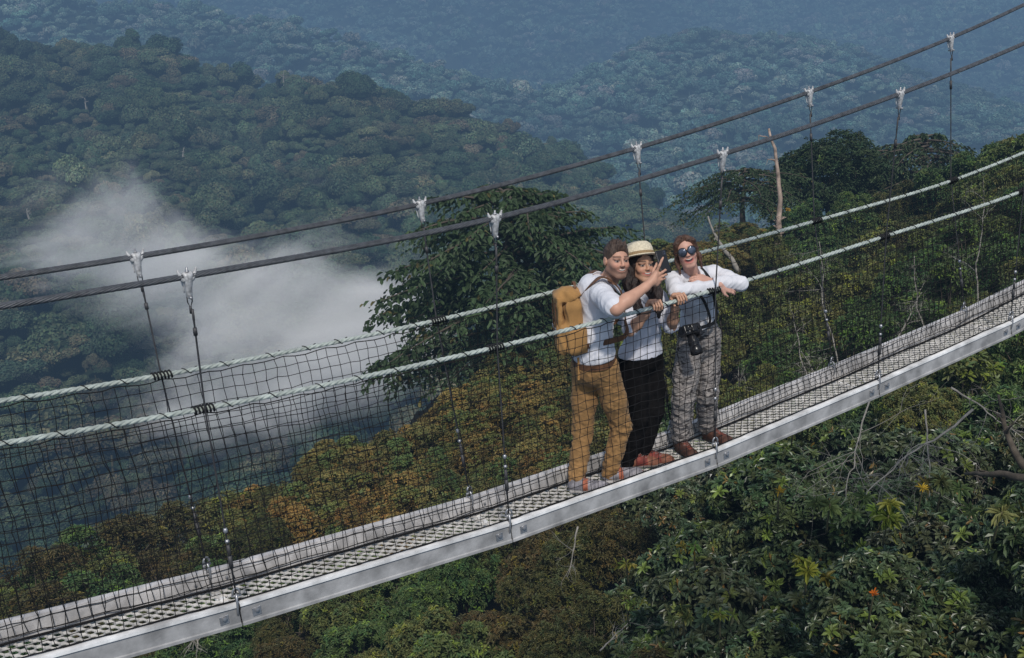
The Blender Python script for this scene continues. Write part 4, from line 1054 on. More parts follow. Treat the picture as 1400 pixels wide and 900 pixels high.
def face_color(V, c, fr, s, skin, lip, brow, beard=None, hairline=None, smile=.5, openm=0, seed=0, shadow=(.07,.025,.02)):
    P = (V-np.asarray(c))@np.asarray(fr).T/s; a, b, d = P[:,0], P[:,1], P[:,2]; n = n3(V, 60, seed)
    col = np.tile(np.asarray(skin, float), (len(V),1))*(1+.05*n)[:,None]
    inh = (np.abs(a) < .11) & (np.abs(b) < .14) & (np.abs(d) < .16)
    red = np.exp(-((np.abs(a)-.042)**2/.0004+(d+.03)**2/.0005))*(b > .03)*inh; col = col*(1-red[:,None]*np.array([0,.14,.14]))
    nose = np.exp(-(a**2/.0002+(d+.024)**2/.0002))*(b > .09)*inh; col *= 1-nose[:,None]*np.array([0,.10,.12])
    def mix(m, q): nonlocal col; m = np.clip(m,0,1)[:,None]; col = col*(1-m)+np.asarray(q)*m
    if beard is not None:
        m = inh*(b > -.035)*np.clip((-.018-.25*np.maximum(0,b-.06)-d + .012*np.clip((np.abs(a)-.035)/.02,0,1))/.034, 0, 1)*(d > -.15)
        m = np.where((np.abs(a) < .036) & (d > -.038), 0, m)*np.clip(.85+.25*n, 0, 1)
        must = inh*np.exp(-((d+.042)**2/.00005))*(np.abs(a) < .034)*(b > .07); mix(np.maximum(m*.74, must*.6), beard)
    ey = inh*(b > .055)
    bd = d-.0305+.05*np.maximum(0, np.abs(a)-.030)-.02*np.maximum(0, .03-np.abs(a))
    mix(ey*np.exp(-(bd/.0055)**2)*(np.abs(a) > .010)*(np.abs(a) < .054)*.95, brow)
    sc = ((np.abs(a)-.031)/.0155)**2+((d-.001)/.0072)**2
    mix(ey*np.clip(1.6-sc*1.1,0,1)*.6, shadow); mix(ey*np.clip(2.2-sc*2,0,1)*(b > .066)*.8, (.36,.33,.31)); ir = ((np.abs(a)-.031)/.0068)**2+((d-.001)/.0065)**2
    mix(ey*np.clip(2.2-ir*1.6,0,1), (.02,.012,.01)); mix(ey*np.exp(-((d-.0085)/.0035)**2)*(np.abs(np.abs(a)-.031) < .018), (.02,.012,.012))
    mw = .030+.006*smile; zz = d - .008*smile*(a/mw)**2; mm = inh*(b > .055)*(np.abs(a) < mw*1.05)
    lo = -.066-.013*openm
    mix(np.clip(1.7-((a/mw)**2+((zz-(lo-.053)/2)/((-.044-lo)/2+.001))**2)*1.1, 0, 1)*mm*.8, lip)
    if openm > .3: mix(np.clip(1.5-((a/(mw*.80))**2+((zz+.061)/.0115)**2), 0, 1)*mm*.95, (.06,.012,.012))
    return col
def teeth(V, c, fr, s, parent, openm=0, smile=.9, hw=.021, z0=-.056, ht=.0075):
    """upper row of teeth: a narrow band that follows the face"""
    P = (V-np.asarray(c))@np.asarray(fr).T/s; l, f, u = fr; pts = []
    for t in np.linspace(-1, 1, 9):
        a = t*hw; z = z0 + .007*smile*t*t; m = (np.abs(P[:,0]-a) < .007) & (np.abs(P[:,2]-z) < .007) & (P[:,1] > .03)
        b = np.percentile(P[m,1], 85) if m.any() else .09
        pts.append(np.asarray(c)+s*(a*l+(b+.0008)*f+z*u))
    mb = MB(); pts = np.array(pts); hh = s*ht/2*np.array([.35,.8,.95,1,1,1,.95,.8,.35])[:,None]
    V2 = np.concatenate([pts-u*hh, pts+u*hh, pts+u*hh+f*.003*s, pts-u*hh+f*.003*s]); n = 9; k = np.arange(8)
    Q2 = np.concatenate([np.stack([p*n+k, p*n+k+1, q*n+k+1, q*n+k], -1) for p, q in ((0,1),(1,2),(2,3),(3,0))]); mb.add(V2, Q2)
    return mb.build('teeth', m_teeth, parent, True)
m_teeth = mat_plain('tooth_enamel', (.62,.58,.52), .3, 0, .05, 60, 0)
def hand_grip(F, w, cpt, rd, side, s=1.0):
    """a fist closed about the handrail: palm behind the rope, four fingers over it, thumb beneath.  rd: rope direction, side: which way the little finger lies"""
    rd = unit(np.asarray(rd, float)); R0 = .034*s; o = unit(np.array([0,1.0,0]) - rd*(rd[1])); z = np.cross(rd, o); z = z if z[2] > 0 else -z
    pos = lambda a, r, t: np.asarray(cpt) + rd*t + r*(math.cos(a)*o + math.sin(a)*z)
    F.op(cone(w, pos(R(20), .052*s, 0), .025*s, .027*s), .02)
    F.op(cone(pos(R(10), .044*s, -.026*s), pos(R(10), .044*s, .026*s), .020*s, .020*s), .015); F.op(cone(pos(R(50), .044*s, -.028*s), pos(R(50), .042*s, .028*s), .015*s, .014*s), .012)
    for i in range(4):
        t = side*(-.033+.0225*i)*s; sc_ = (1,1.06,1.0,.85)[i]; an = [R(62), R(108), R(165), R(215)]; an = [an[0]] + [an[0]+(q-an[0])*sc_ for q in an[1:]]
        p = [pos(q, R0*1.02+(.006 if j == 1 else 0), t*(1+.03*j)) for j, q in enumerate(an)]
        for j in range(3): F.op(cone(p[j], p[j+1], .0105*s-.001*j, .0098*s-.001*j), .004)
    p = [pos(R(-5), .040*s, -side*.040*s), pos(R(-45), .036*s, -side*.052*s), pos(R(-95), .032*s, -side*.046*s)]
    F.op(cone(p[0], p[1], .0125*s, .0115*s), .008); F.op(cone(p[1], p[2], .0115*s, .0095*s), .005)

def shoe(name, heel, toe, floor, parent, mat, colf, L=.28, wd=.047, high=0.0, ankle=None, seed=0):
    """shoe lying on the grating from heel to toe"""
    h = np.array([heel[0], heel[1], floor]); d = np.array([toe[0]-heel[0], toe[1]-heel[1], 0.0]); d /= np.linalg.norm(d); l = np.array([-d[1], d[0], 0]); z = np.array([0,0,1.0])
    lo = np.minimum(h, h+d*L)-.09; hi = np.maximum(h, h+d*L)+.09; hi[2] = floor+.14+high
    F = Field(lo, hi, .005)
    F.op(cone(h+d*.035+z*.04, h+d*.10+z*.045, .040, .042), .02); F.op(cone(h+d*.10+z*.045, h+d*(L-.055)+z*.028, .042, wd-.004), .03); F.op(ell(h+d*(L-.05)+z*.024, (wd+.002,.052,.030), np.stack([l,d,z])), .02)
    F.op(cone(h+d*.045+z*.05, (np.asarray(ankle) if ankle is not None else h+d*.05+z*.1), .042, .044), .02)
    F.op(rbox(h+d*(L/2)+z*.011, (wd-.006, L/2-.008, .011), .008, np.stack([l,d,z])), .006)
    F.cut(h, -z)
    o = solid(name, F, mat, parent, lambda V: colf(V, (V-h)@d/L, (V-h)@l/wd, V[:,2]-floor))
    lb = MB()
    for i in range(4):
        q = h + d*(.105+.026*i) + z*(.092-.011*i) + z*high*0; lb.tube([q-l*.024, q+z*.006, q+l*.024], .0030, 5, (.25,.16,.14))
        lb.tube([q-l*.024, q+d*.02+z*.003, q+l*.022], .0026, 5, (.25,.16,.14))
    lb.build('lace', mat, o, True)
    return o
def strap(pts, wdt, nrm, th=.004, name='strap', mat=None, parent=None, n=24, mb=None):
    """flat band along points (smoothed), wdt wide, lying with the given outward directions"""
    P = np.asarray(pts, float); t = np.linspace(0, len(P)-1, n); i = np.clip(np.floor(t).astype(int), 0, len(P)-2); f = (t-i)[:,None]
    p0 = P[np.maximum(i-1,0)]; p1 = P[i]; p2 = P[i+1]; p3 = P[np.minimum(i+2, len(P)-1)]
    C_ = .5*(2*p1+(p2-p0)*f+(2*p0-5*p1+4*p2-p3)*f*f+(3*p1-p0-3*p2+p3)*f**3)
    Nn = np.asarray(nrm, float); Nn = Nn[i]*(1-f)+Nn[i+1]*f if Nn.ndim == 2 else np.tile(Nn, (n,1)); T = unit(np.gradient(C_, axis=0)); S_ = unit(np.cross(T, Nn)); Nn = np.cross(S_, T)
    V = np.concatenate([C_-S_*wdt/2, C_+S_*wdt/2, C_+S_*wdt/2+Nn*th, C_-S_*wdt/2+Nn*th]); k = np.arange(n-1)
    Q = np.concatenate([np.stack([a*n+k, a*n+k+1, b*n+k+1, b*n+k], -1) for a, b in ((0,1),(1,2),(2,3),(3,0))])
    own = mb is None; mb = mb or MB(); mb.add(V, Q, [], None)
    return mb.build(name, mat, parent, False) if own else mb

VIEW = -fw                                            # towards the photographer
def limb(F, pts, rad, k=.02):
    for a, b, ra, rb in zip(pts[:-1], pts[1:], rad[:-1], rad[1:]): F.op(cone(a, b, ra, rb), k)

# ================================================================== the man with the backpack
man = empty('person', (2.50, .02, floor_z(2.5)))
tag(man, 'bearded man in white shirt and tan trousers holding up a phone, backpack on his back', 'person')
J = dict(neck=at(823,388,-.03), chest=at(816,418,-.0), waist=at(812,462,.0), pel=at(812,492,.01), shR=at(823,404,-.17), shL=at(808,390,.14), elR=at(842,422,-.43), wrR=at(882,393,-.45),
         hipR=at(827,503,-.07), hipL=at(801,500,.08), knR=at(849,582,-.05), knL=at(797,588,.10), anR=at(834,646,-.0), anL=at(788,656,.04), head=at(843,356,-.11))
LAT = unit(J['shL']-J['shR']); CH = unit(np.cross(LAT, [0,0,1.0])); CH = CH if CH@np.array([1,-.3,0]) > 0 else -CH
tor = frame(CH, J['neck']-J['pel'])
hfr = frame((-.26,-.93,.10), np.array([.14,.02,1.0])); HS = .95
def man_torso(F, g=0.0):
    F.op(ell(J['chest'], (.168+g,.112+g,.19+g), tor), .05); F.op(ell(J['waist'], (.142+g*1.6,.108+g*1.6,.16+g), tor), .06); F.op(ell(J['pel'], (.155+g,.115+g,.12+g), tor), .06)
    F.op(cone(J['shL'], J['shR'], .062+g, .062+g), .06); F.op(cone(J['neck']-tor[2]*.02, J['chest']+tor[2]*.1, .06+g*.4, .10+g), .06)
F = Field(np.min([v for v in J.values()], 0)-.22, np.max([v for v in J.values()], 0)+np.array([.22,.22,.22]), .0045)
man_torso(F, -.012)
F.op(cone(J['neck']-tor[2]*.06, J['head']-hfr[2]*.05-hfr[1]*.015, .064, .056), .03)
limb(F, [J['shR'], J['elR'], J['elR']*.62+J['wrR']*.38, J['wrR']], [.052,.043,.044,.028], .02)
limb(F, [J['hipR'], J['knR'], J['anR']], [.075,.05,.036]); limb(F, [J['hipL'], J['knL'], J['anL']], [.075,.05,.036])
elL = at(850,430,.16); wrL = at(872,440,.13); limb(F, [J['shL'], elL, wrL], [.05,.042,.03])
FN = Field(F.lo, F.lo+1, .1)
head_prims(F, J['head'], hfr, HS, False, .9, .0)
# hand that holds the phone: palm, thumb behind the phone, index finger straight, the other three bent round its edge
hp = lambda u, v, y=-.455: at(u+3.5, v+2.5, y)
F.op(cone(J['wrR'], hp(889,381), .027, .026), .015); F.op(cone(hp(888,381), hp(894,371), .024, .020), .012); F.op(cone(hp(890,384), hp(899,376), .022, .018), .012); F.op(cone(hp(893,386), hp(899,381), .019,.015), .01)
for ch, ra in (([(894,370,-.46),(898,361,-.475),(901,354,-.475),(903,350,-.47)], .0094), ([(897,374,-.465),(902,370,-.482),(906,367,-.472),(908,367,-.45)], .0094),
               ([(898,378,-.465),(903,375,-.482),(907,373,-.472),(908.5,373,-.45)], .0090), ([(897,382,-.46),(901,380,-.476),(905,378.5,-.468),(906.5,378.5,-.45)], .0082), ([(888,376,-.44),(890,367,-.42),(895,358,-.41),(898,354,-.41)], .0104)):
    p = [hp(*q) for q in ch]
    for j in range(3): F.op(cone(p[j], p[j+1], ra-.0008*j, ra-.0008*(j+1)), .005)
SK = (.56,.31,.215)
V, Q = F.mesh(1)
col = face_color(V, J['head'], hfr, HS, SK, (.40,.19,.14), (.055,.030,.020), beard=(.085,.052,.040), smile=.9, seed=2)
bo = obj_from('body', mesh_data('body', V, Q, None, m_skin, col, True), man); teeth(V, J['head'], hfr, HS, bo, hw=.020)
def hair_short(c, fr, s, parent, colr, seed, front=.075, vol=.010):
    l, f, u = fr; W = lambda a, b, d: np.asarray(c)+s*(a*l+b*f+d*u)
    F = Field(np.asarray(c)-.17, np.asarray(c)+.19, .0042)
    F.op(ell(W(0,-.016,.040), np.array([.080+vol,.097+vol,.090+vol*1.2])*s, fr), .01)
    r = np.random.default_rng(seed)
    for i in range(26):
        a = r.uniform(-.055,.055); b = r.uniform(-.05,.072); p = W(a, b, .105-.6*a*a/.08-.4*b*b/.1); F.op(cone(p, p+s*(f*r.uniform(-.004,.020)+u*r.uniform(.016,.040)+l*r.uniform(-.012,.012)), .016, .006), .012)
    F.op(ell(W(0,.105,-.005), np.array([.084,.074,.077])*s, fr), .012, 'sub'); F.op(ell(W(0,.06,-.12), np.array([.12,.10,.10])*s, fr), .012, 'sub')
    for a in (-1,1): F.op(ell(W(a*.088,-.004,-.012), np.array([.028,.026,.036])*s, fr), .006, 'sub')
    F.cut(W(0,0,-.075), -u)
    return solid('hair', F, m_hair, parent, lambda V: np.asarray(colr)*(1+.45*n3(V@np.diag([1,1,.35]), 210, seed))[:,None], fold=(.0022, 230, u*.7+f*.7, .25, seed))
hair_short(J['head'], hfr, HS, man, (.072,.046,.033), 4, vol=.003)
# shirt
F = Field(np.min([v for v in J.values()], 0)-.25, np.max([v for v in J.values()], 0)+.25, .005)
man_torso(F, .006)
limb(F, [J['shR'], J['shR']*.45+J['elR']*.55, J['elR']+(J['shR']-J['elR'])*.08], [.068,.064,.060], .03)
limb(F, [J['shR']*.3+J['elR']*.7, J['elR']+(J['shR']-J['elR'])*.10], [.066,.064], .01)
limb(F, [J['shL'], elL, elL*.3+wrL*.7], [.066,.058,.05], .03)
F.op(ell(J['pel']+tor[2]*.05, (.172,.135,.09), tor), .04)
F.cut(J['pel']+tor[2]*(.014), -(tor[2]+tor[0]*.04-tor[1]*.05)); 
F.op(cone(J['neck']+tor[2]*.03-tor[1]*.0, J['neck']+tor[2]*.2+hfr[1]*.05, .050, .085), .012, 'sub')
F.op(cone(J['neck']+tor[1]*.10-tor[2]*.02, J['neck']+tor[1]*.12-tor[2]*.10, .035, .012), .01, 'sub')
sh = solid('shirt', F, m_shirt, man, fold=(lambda V: .0045+.0045*np.clip(1-np.abs((V-J['waist'])@tor[2])/.15,0,1), 40, tor[2]*.6+tor[0]*.5, .4, 5))
cb = MB()                                            # open collar with two points
for a in (-1, 1):
    p = [J['neck']+tor[2]*(.045)-tor[1]*.055+a*tor[0]*.02, J['neck']+tor[2]*.045+a*tor[0]*.066-tor[1]*.01, J['neck']+tor[2]*.012+a*tor[0]*.062+tor[1]*.055, J['neck']-tor[2]*.055+a*tor[0]*.050+tor[1]*.105]
    n_ = [-tor[1]+tor[2]*.3, a*tor[0]+tor[2]*.4, a*tor[0]*.8+tor[1]*.6+tor[2]*.4, tor[1]+a*tor[0]*.3]
    strap(p, .046, n_, .006, mb=cb)
cb.build('collar', m_shirt, sh)
# trousers and belt
def trousers(person, J, mat, tor, g, rad, hem, fold_amp, seed, waist=.06, shade=None):
    F = Field(np.min([J['anL'],J['anR'],J['hipL'],J['hipR'],J['pel']], 0)-.2, np.max([J['anL'],J['anR'],J['hipL'],J['hipR'],J['pel']], 0)+.22, .0055)
    F.op(ell(J['pel']-tor[2]*.01, (.160+g,.120+g,.125), tor), .05); F.op(ell(J['pel']-tor[2]*.06-tor[1]*.03, (.155+g,.11+g,.11), tor), .05)
    F.op(cone(J['pel'], J['pel']+tor[2]*waist*1.5, .12, .125), .05)
    for s in 'RL':
        h, k, a = J['hip'+s], J['kn'+s], J['an'+s]
        F.op(cone(h, h*.45+k*.55, rad[0], rad[1]), .03); F.op(cone(h*.45+k*.55, k, rad[1], rad[2]), .03); F.op(cone(k, k*.5+a*.5, rad[2], rad[3]), .03); F.op(cone(k*.5+a*.5, a, rad[3], rad[4]), .02)
    F.cut(J['pel']+tor[2]*waist, tor[2])
    def amp(V):
        q = np.minimum(np.linalg.norm(V-J['knR'],axis=1), np.linalg.norm(V-J['knL'],axis=1)); r_ = np.minimum(np.linalg.norm(V-J['anR'],axis=1), np.linalg.norm(V-J['anL'],axis=1))
        return fold_amp*(.55+.8*np.exp(-(q/.12)**2)+1.0*np.exp(-(r_/.11)**2)+.6*np.exp(-(np.linalg.norm(V-J['pel'],axis=1)/.14)**2))
    return solid('trousers', F, mat, person, fold=(amp, 34, (.35,.2,1), 1.4, seed))
J['anR'] = J['anR']; tr = trousers(man, J, m_tan, tor, .002, (.091,.083,.067,.062,.055), 0, .009, 8, .012)
mb = MB(); th = np.linspace(0, 2*math.pi, 40); bc = J['pel']+tor[2]*.002
mb2 = [bc + tor[0]*.178*np.cos(q) + tor[1]*.139*np.sin(q) for q in th]
strap(mb2, .036, [tor[0]*math.cos(q)+tor[1]*math.sin(q) for q in th], .005, 'belt', m_leather, tr, 60)
def sneaker_m(V, t, s, z):
    n = n3(V, 70, 3)
    c = np.where((z < .024)[:,None], (.50,.47,.45), np.where(((np.abs(t-.42) < .055) | (t > .96))[:,None], (.42,.13,.07), (.27,.255,.275)))
    return c*(1+.25*n)[:,None]
for nm, heel, toe in (('R', at(824,655,.03), at(860,655,-.03)), ('L', at(781,668,.05), at(812,672,-.05))):
    an = J['an'+nm]; fl = floor_z(an[0])
    h = np.array([an[0]-.05, an[1]+.02, fl]); d = unit(np.array([.86,-.45,0]) if nm == 'R' else np.array([.62,-.72,0]))
    shoe('shoe', h, h+d*.28, fl, man, m_shoe, sneaker_m, .285, .050, 0, an-np.array([0,0,.005]), 3)

# phone in his hand
ph = empty('phone', at(906.5,358,-.435)); tag(ph, 'black phone held up in the raised hand of the bearded man', 'phone')
pf = frame(unit(VIEW*.8+np.array([.35,0,.1])), (.06,0,1)); c = np.zeros(3)
F = Field(c-.13, c+.13, .0035); F.op(rbox(c, (.038,.0055,.074), .005, pf), .002)
solid('case', F, m_gloss, ph, smooth=0)
mb = MB(); mb.box(c+pf[1]*.0062+pf[0]*.018+pf[2]*.052, (.026,.003,.030), pf.T, .001, (1.6,1.6,1.7)); cam_o = mb.build('camera_bump', m_gloss, ph)
mb = MB()
for q in (.058,.046): mb.lathe([(0,.004),(.005,.0035),(.0055,0)], c+pf[1]*.007+pf[0]*.020+pf[2]*q, pf[1], 10, (.6,.6,.8))
mb.build('lens', m_lens, cam_o)
mb = MB(); mb.box(c-pf[1]*.0060, (.070,.001,.142), pf.T, 0, (2.5,2.8,3.2)); mb.build('screen', m_gloss, ph)

# backpack
bk = -tor[1]; bp0 = J['chest'] + bk*.168 - tor[2]*.055; pk = empty('backpack', bp0 - tor[2]*.25); tag(pk, 'mustard canvas backpack with brown straps worn by the bearded man', 'backpack')
pinv = bp0 - tor[2]*.25; tb_ = frame(tor[1], tor[2]*.97 + bk*-.16)
F = Field(bp0-.36, bp0+.36, .006)
F.op(rbox(bp0-tb_[2]*.05, (.116,.064,.180), .056, tb_), .03); F.op(rbox(bp0-tb_[2]*.11+bk*.05, (.115,.065,.11), .045, tb_), .02); F.op(ell(bp0+tb_[2]*.12, (.092,.056,.085), tb_), .05)
for a in (-1,1): F.op(rbox(bp0-tb_[2]*.12+a*tb_[0]*.125, (.035,.060,.09), .025, tb_), .015)
F.cut(bp0-tb_[2]*.245, -tb_[2])
bag = solid('bag', F, m_canvas, pk, lambda V: np.tile((1,1,1), (len(V),1))*(.9+.16*n3(V, 18, 9))[:,None], fold=(.013, 27, tb_[2]+tb_[0]*.3, .45, 12))
F = Field(bp0-.36, bp0+.36, .005)                      # lid that folds over the top
F.op(ell(bp0+tb_[2]*.150+bk*.012, (.106,.088,.056), tb_), .02); F.op(rbox(bp0+tb_[2]*.06+bk*.088, (.100,.016,.11), .014, tb_), .03)
F.op(ell(bp0+tb_[2]*.11-bk*.02, (.105,.072,.060), tb_), .01, 'sub')
lid = solid('flap', F, m_canvas, pk, lambda V: np.tile((.95,.93,.9), (len(V),1)), fold=(.008, 30, tb_[0], .45, 14))
for a in (-1,1):
    q = bp0+bk*.108+a*tb_[0]*.05
    o = strap([q+tb_[2]*.12, q+tb_[2]*.03+bk*.004, q-tb_[2]*.10+bk*.006, q-tb_[2]*.17], .022, bk, .005, 'buckle_strap', m_leather, pk, 20)
    mb = MB(); mb.box(q-tb_[2]*.055+bk*.012, (.034,.006,.026), tb_.T, .002); mb.build('buckle', m_steel, o)
th = np.linspace(0, math.pi, 9); strap([bp0+tb_[2]*(.20+.03*math.sin(q))-bk*.03+tb_[0]*.04*math.cos(q) for q in th], .018, tb_[2], .005, 'carry_loop', m_leather, pk, 20)
for s, e in ((-1,'R'),(1,'L')):
    S0 = J['sh'+e]*.62 + J['neck']*.38; a = s*tor[0]
    strap([bp0+tb_[2]*.15+a*.05+tor[1]*.07, S0+tor[2]*.055-tor[1]*.055, S0+tor[2]*.082+tor[1]*.02, S0+tor[1]*.115-tor[2]*.02, J['chest']+tor[1]*.150+a*.12-tor[2]*.08, J['chest']+tor[1]*.125+a*.155-tor[2]*.18, bp0+a*.145-tb_[2]*.16+tor[1]*.05],
          .034, [tor[2]-tor[1]*.5, tor[2]-tor[1]*.4, tor[2], tor[1]+tor[2]*.4, tor[1]+a*.3, tor[1]*.6+a, a], .008, 'shoulder_strap', m_leather, pk, 50)
q = bp0+tb_[0]*-.11-tb_[2]*.24
strap([q, q-np.array([0,0,.06]), q-np.array([.01,0,.15])], .014, -tor[0], .003, 'strap_end', m_canvas, pk, 10)
for o in list(pk.children): o.location = -Vector(pk.location)
for o in list(man.children): o.location = -Vector(man.location)

# ================================================================== the woman in the straw hat
wo = empty('person', (2.97, .05, floor_z(2.97)))
tag(wo, 'smiling woman in straw hat, white shirt and black trousers holding the handrail with both hands', 'person')
J = dict(neck=at(877,395,.0), chest=at(879,421,.035), waist=at(878,455,.07), pel=at(876,487,.09), shR=at(861,405,-.0), shL=at(900,407,.02), elR=at(862,452,-.15), elL=at(918,447,-.13),
         hipR=at(865,500,.09), hipL=at(889,497,.09), knR=at(874,572,.02), knL=at(896,560,.0), anR=at(859,632,.10), anL=at(878,620,.08), head=at(876.5,363.5,-.05))
LAT = unit((J['shL']-J['shR'])*np.array([1,1,.3])); CH = np.cross(LAT, [0,0,1.0]); CH = CH if CH[1] < 0 else -CH
tor = frame(CH, J['neck']-J['pel']); hfr = frame((-.20,-.93,.20), np.array([.10,.0,1.0])); HS = .93
def wo_torso(F, g=0.0):
    F.op(ell(J['chest'], (.140+g,.095+g,.17+g), tor), .05); F.op(ell(J['waist'], (.118+g*1.7,.092+g*1.7,.14+g), tor), .06); F.op(ell(J['pel'], (.150+g,.112+g,.12+g), tor), .06)
    F.op(cone(J['shL']-LAT*.02, J['shR']+LAT*.02, .048+g, .048+g), .05); F.op(cone(J['neck']-tor[2]*.02, J['chest']+tor[2]*.08, .045+g*.4, .085+g), .05)
    for a in (-1,1): F.op(ell(J['chest']+tor[1]*.075+a*tor[0]*.062+tor[2]*.0, (.055+g*.6,.048+g*.6,.058+g*.6), tor), .05)
zr = lambda p: np.array([p[0], Y_NR, float(crom(ZN_RAIL, p[0]))])
cR, cL = zr(at(896,424,Y_NR)), zr(at(929,415,Y_NR)); rdir = unit(np.array([1,0,(float(crom(ZN_RAIL,cR[0]+.1))-float(crom(ZN_RAIL,cR[0]-.1)))/.2]))
wR, wL = cR+np.array([-.035,.055,-.055]), cL+np.array([.005,.050,-.075])
lo = np.min([v for v in J.values()]+[cR,cL], 0)-.2; hi = np.max([v for v in J.values()]+[cR,cL], 0)+.22
F = Field(lo, hi, .0045); wo_torso(F, -.012)
F.op(cone(J['neck']-tor[2]*.06, J['head']-hfr[2]*.05-hfr[1]*.02, .050, .045), .03)
limb(F, [J['shR'], J['elR'], J['elR']*.6+wR*.4, wR], [.042,.038,.037,.024]); limb(F, [J['shL'], J['elL'], J['elL']*.6+wL*.4, wL], [.042,.038,.037,.024])
hand_grip(F, wR, cR, rdir, -1, .92); hand_grip(F, wL, cL, rdir, 1, .92)
for s in 'RL': limb(F, [J['hip'+s], J['kn'+s], J['an'+s]], [.07,.045,.033])
head_prims(F, J['head'], hfr, HS, True, 1.0, .0)
V, Q = F.mesh(1); SK = (.54,.30,.195)
obj_from('body', mesh_data('body', V, Q, None, m_skin, face_color(V, J['head'], hfr, HS, SK, (.38,.09,.075), (.022,.012,.010), smile=1.0, seed=5), True), wo); teeth(V, J['head'], hfr, HS, wo.children[0] if wo.children else wo, hw=.022)
l, f, u = hfr; W = lambda a, b, d: J['head']+HS*(a*l+b*f+d*u)
F = Field(J['head']-np.array([.25,.22,.42]), J['head']+.2, .005)       # long dark hair falling over both shoulders
F.op(ell(W(0,-.018,.035), np.array([.088,.104,.098])*HS, hfr), .01)
for a in (-1,1):
    limb(F, [W(a*.070,-.01,.05), W(a*.090,-.012,-.03), W(a*.096,-.008,-.12), W(a*.088,.03,-.21), W(a*.076,.072,-.30), W(a*.066,.085,-.36)], [.028,.026,.030,.032,.028,.012], .02)
    limb(F, [W(a*.05,-.05,.0), W(a*.075,-.03,-.12), W(a*.075,.0,-.22)], [.05,.05,.03], .03)
    limb(F, [W(a*.072,.03,-.10), W(a*.098,.05,-.19), W(a*.090,.085,-.27)], [.02,.024,.012], .012)
F.op(ell(W(0,.098,-.025), np.array([.092,.088,.100])*HS, hfr), .010, 'sub')
solid('hair', F, m_hair, wo, lambda V: np.array((.020,.011,.009))*(1+.55*n3(V@np.diag([1,1,.2]), 160, 6))[:,None], fold=(.007, 95, u, .16, 6))
hc = W(0,-.022,.062); ha = unit(u*.97+f*-.20); mb = MB(); hs = .98
prof = [(0,.094),(.040,.093),(.072,.086),(.090,.070),(.098,.046),(.102,.020),(.105,.004),(.108,-.002),(.124,-.003),(.152,-.004),(.164,-.007),(.164,-.011),(.152,-.009),(.122,-.010),(.104,-.008),(.098,.02),(.07,.08),(0,.088)]
mb.lathe([(a*hs, b*hs*1.08) for a, b in prof], hc, ha, 44)
hat = mb.build('hat', m_straw, wo, True)
mb = MB(); mb.lathe([(.1045*hs,.004),(.1055*hs,.005),(.1035*hs,.022),(.1025*hs,.022)], hc+ha*.002, ha, 44, (.42,.33,.24)); mb.build('hat_band', m_straw, hat, True)
# shirt with elbow-long sleeves, open neck
F = Field(lo, hi, .005); wo_torso(F, .012); F.op(ell(J['pel']+tor[2]*.035, (.155,.125,.09), tor), .04)
for s in 'RL': limb(F, [J['sh'+s], J['sh'+s]*.45+J['el'+s]*.55, J['el'+s]+(J['sh'+s]-J['el'+s])*.06], [.055,.058,.058], .03)
F.cut(J['pel']+tor[2]*.015, -(tor[2]+.12*tor[0]))
F.op(cone(J['neck']+tor[2]*.04, J['neck']+tor[2]*.15+hfr[1]*.03, .040, .06), .012, 'sub'); F.op(cone(J['neck']+tor[1]*.06, J['chest']+tor[1]*.13+tor[2]*.035, .044, .016), .012, 'sub')
sh = solid('shirt', F, m_shirt, wo, lambda V: np.tile((.96,.96,1.0), (len(V),1)), fold=(lambda V: .004+.004*np.clip(1-np.abs((V-J['waist'])@tor[2])/.15,0,1), 42, tor[2]*.7+tor[0]*.4, .4, 15))
cb = MB()
for a in (-1,1):
    p = [J['neck']+tor[2]*.035-tor[1]*.045+a*tor[0]*.02, J['neck']+tor[2]*.03+a*tor[0]*.056, J['neck']-tor[2]*.01+a*tor[0]*.062+tor[1]*.055, J['chest']+tor[2]*.085+a*tor[0]*.058+tor[1]*.115]
    strap(p, .042, [-tor[1], a*tor[0]+tor[2]*.5, a*tor[0]*.6+tor[1]*.7+tor[2]*.4, tor[1]+a*tor[0]*.2], .006, mb=cb)
cb.build('collar', m_shirt, sh)
trousers(wo, J, m_blk, tor, .0, (.088,.080,.060,.058,.055), 0, .006, 18, .05)
def sneaker_w(V, t, s, z):
    c = np.where((z < .022)[:,None], (.34,.29,.26), np.where((np.abs(t-.5) < .16)[:,None], (.22,.045,.032), (.24,.095,.055))); return c*(1+.25*n3(V,70,4))[:,None]
for nm, d in (('R', (.80,-.60,0)), ('L', (.72,-.69,0))):
    an = J['an'+nm]; fl = floor_z(an[0]); h = np.array([an[0]-.03, an[1]+.02, fl]); shoe('shoe', h, h+unit(np.array(d))*.25, fl, wo, m_shoe, sneaker_w, .255, .044, 0, an, 4)
for o in list(wo.children): o.location = -Vector(wo.location)

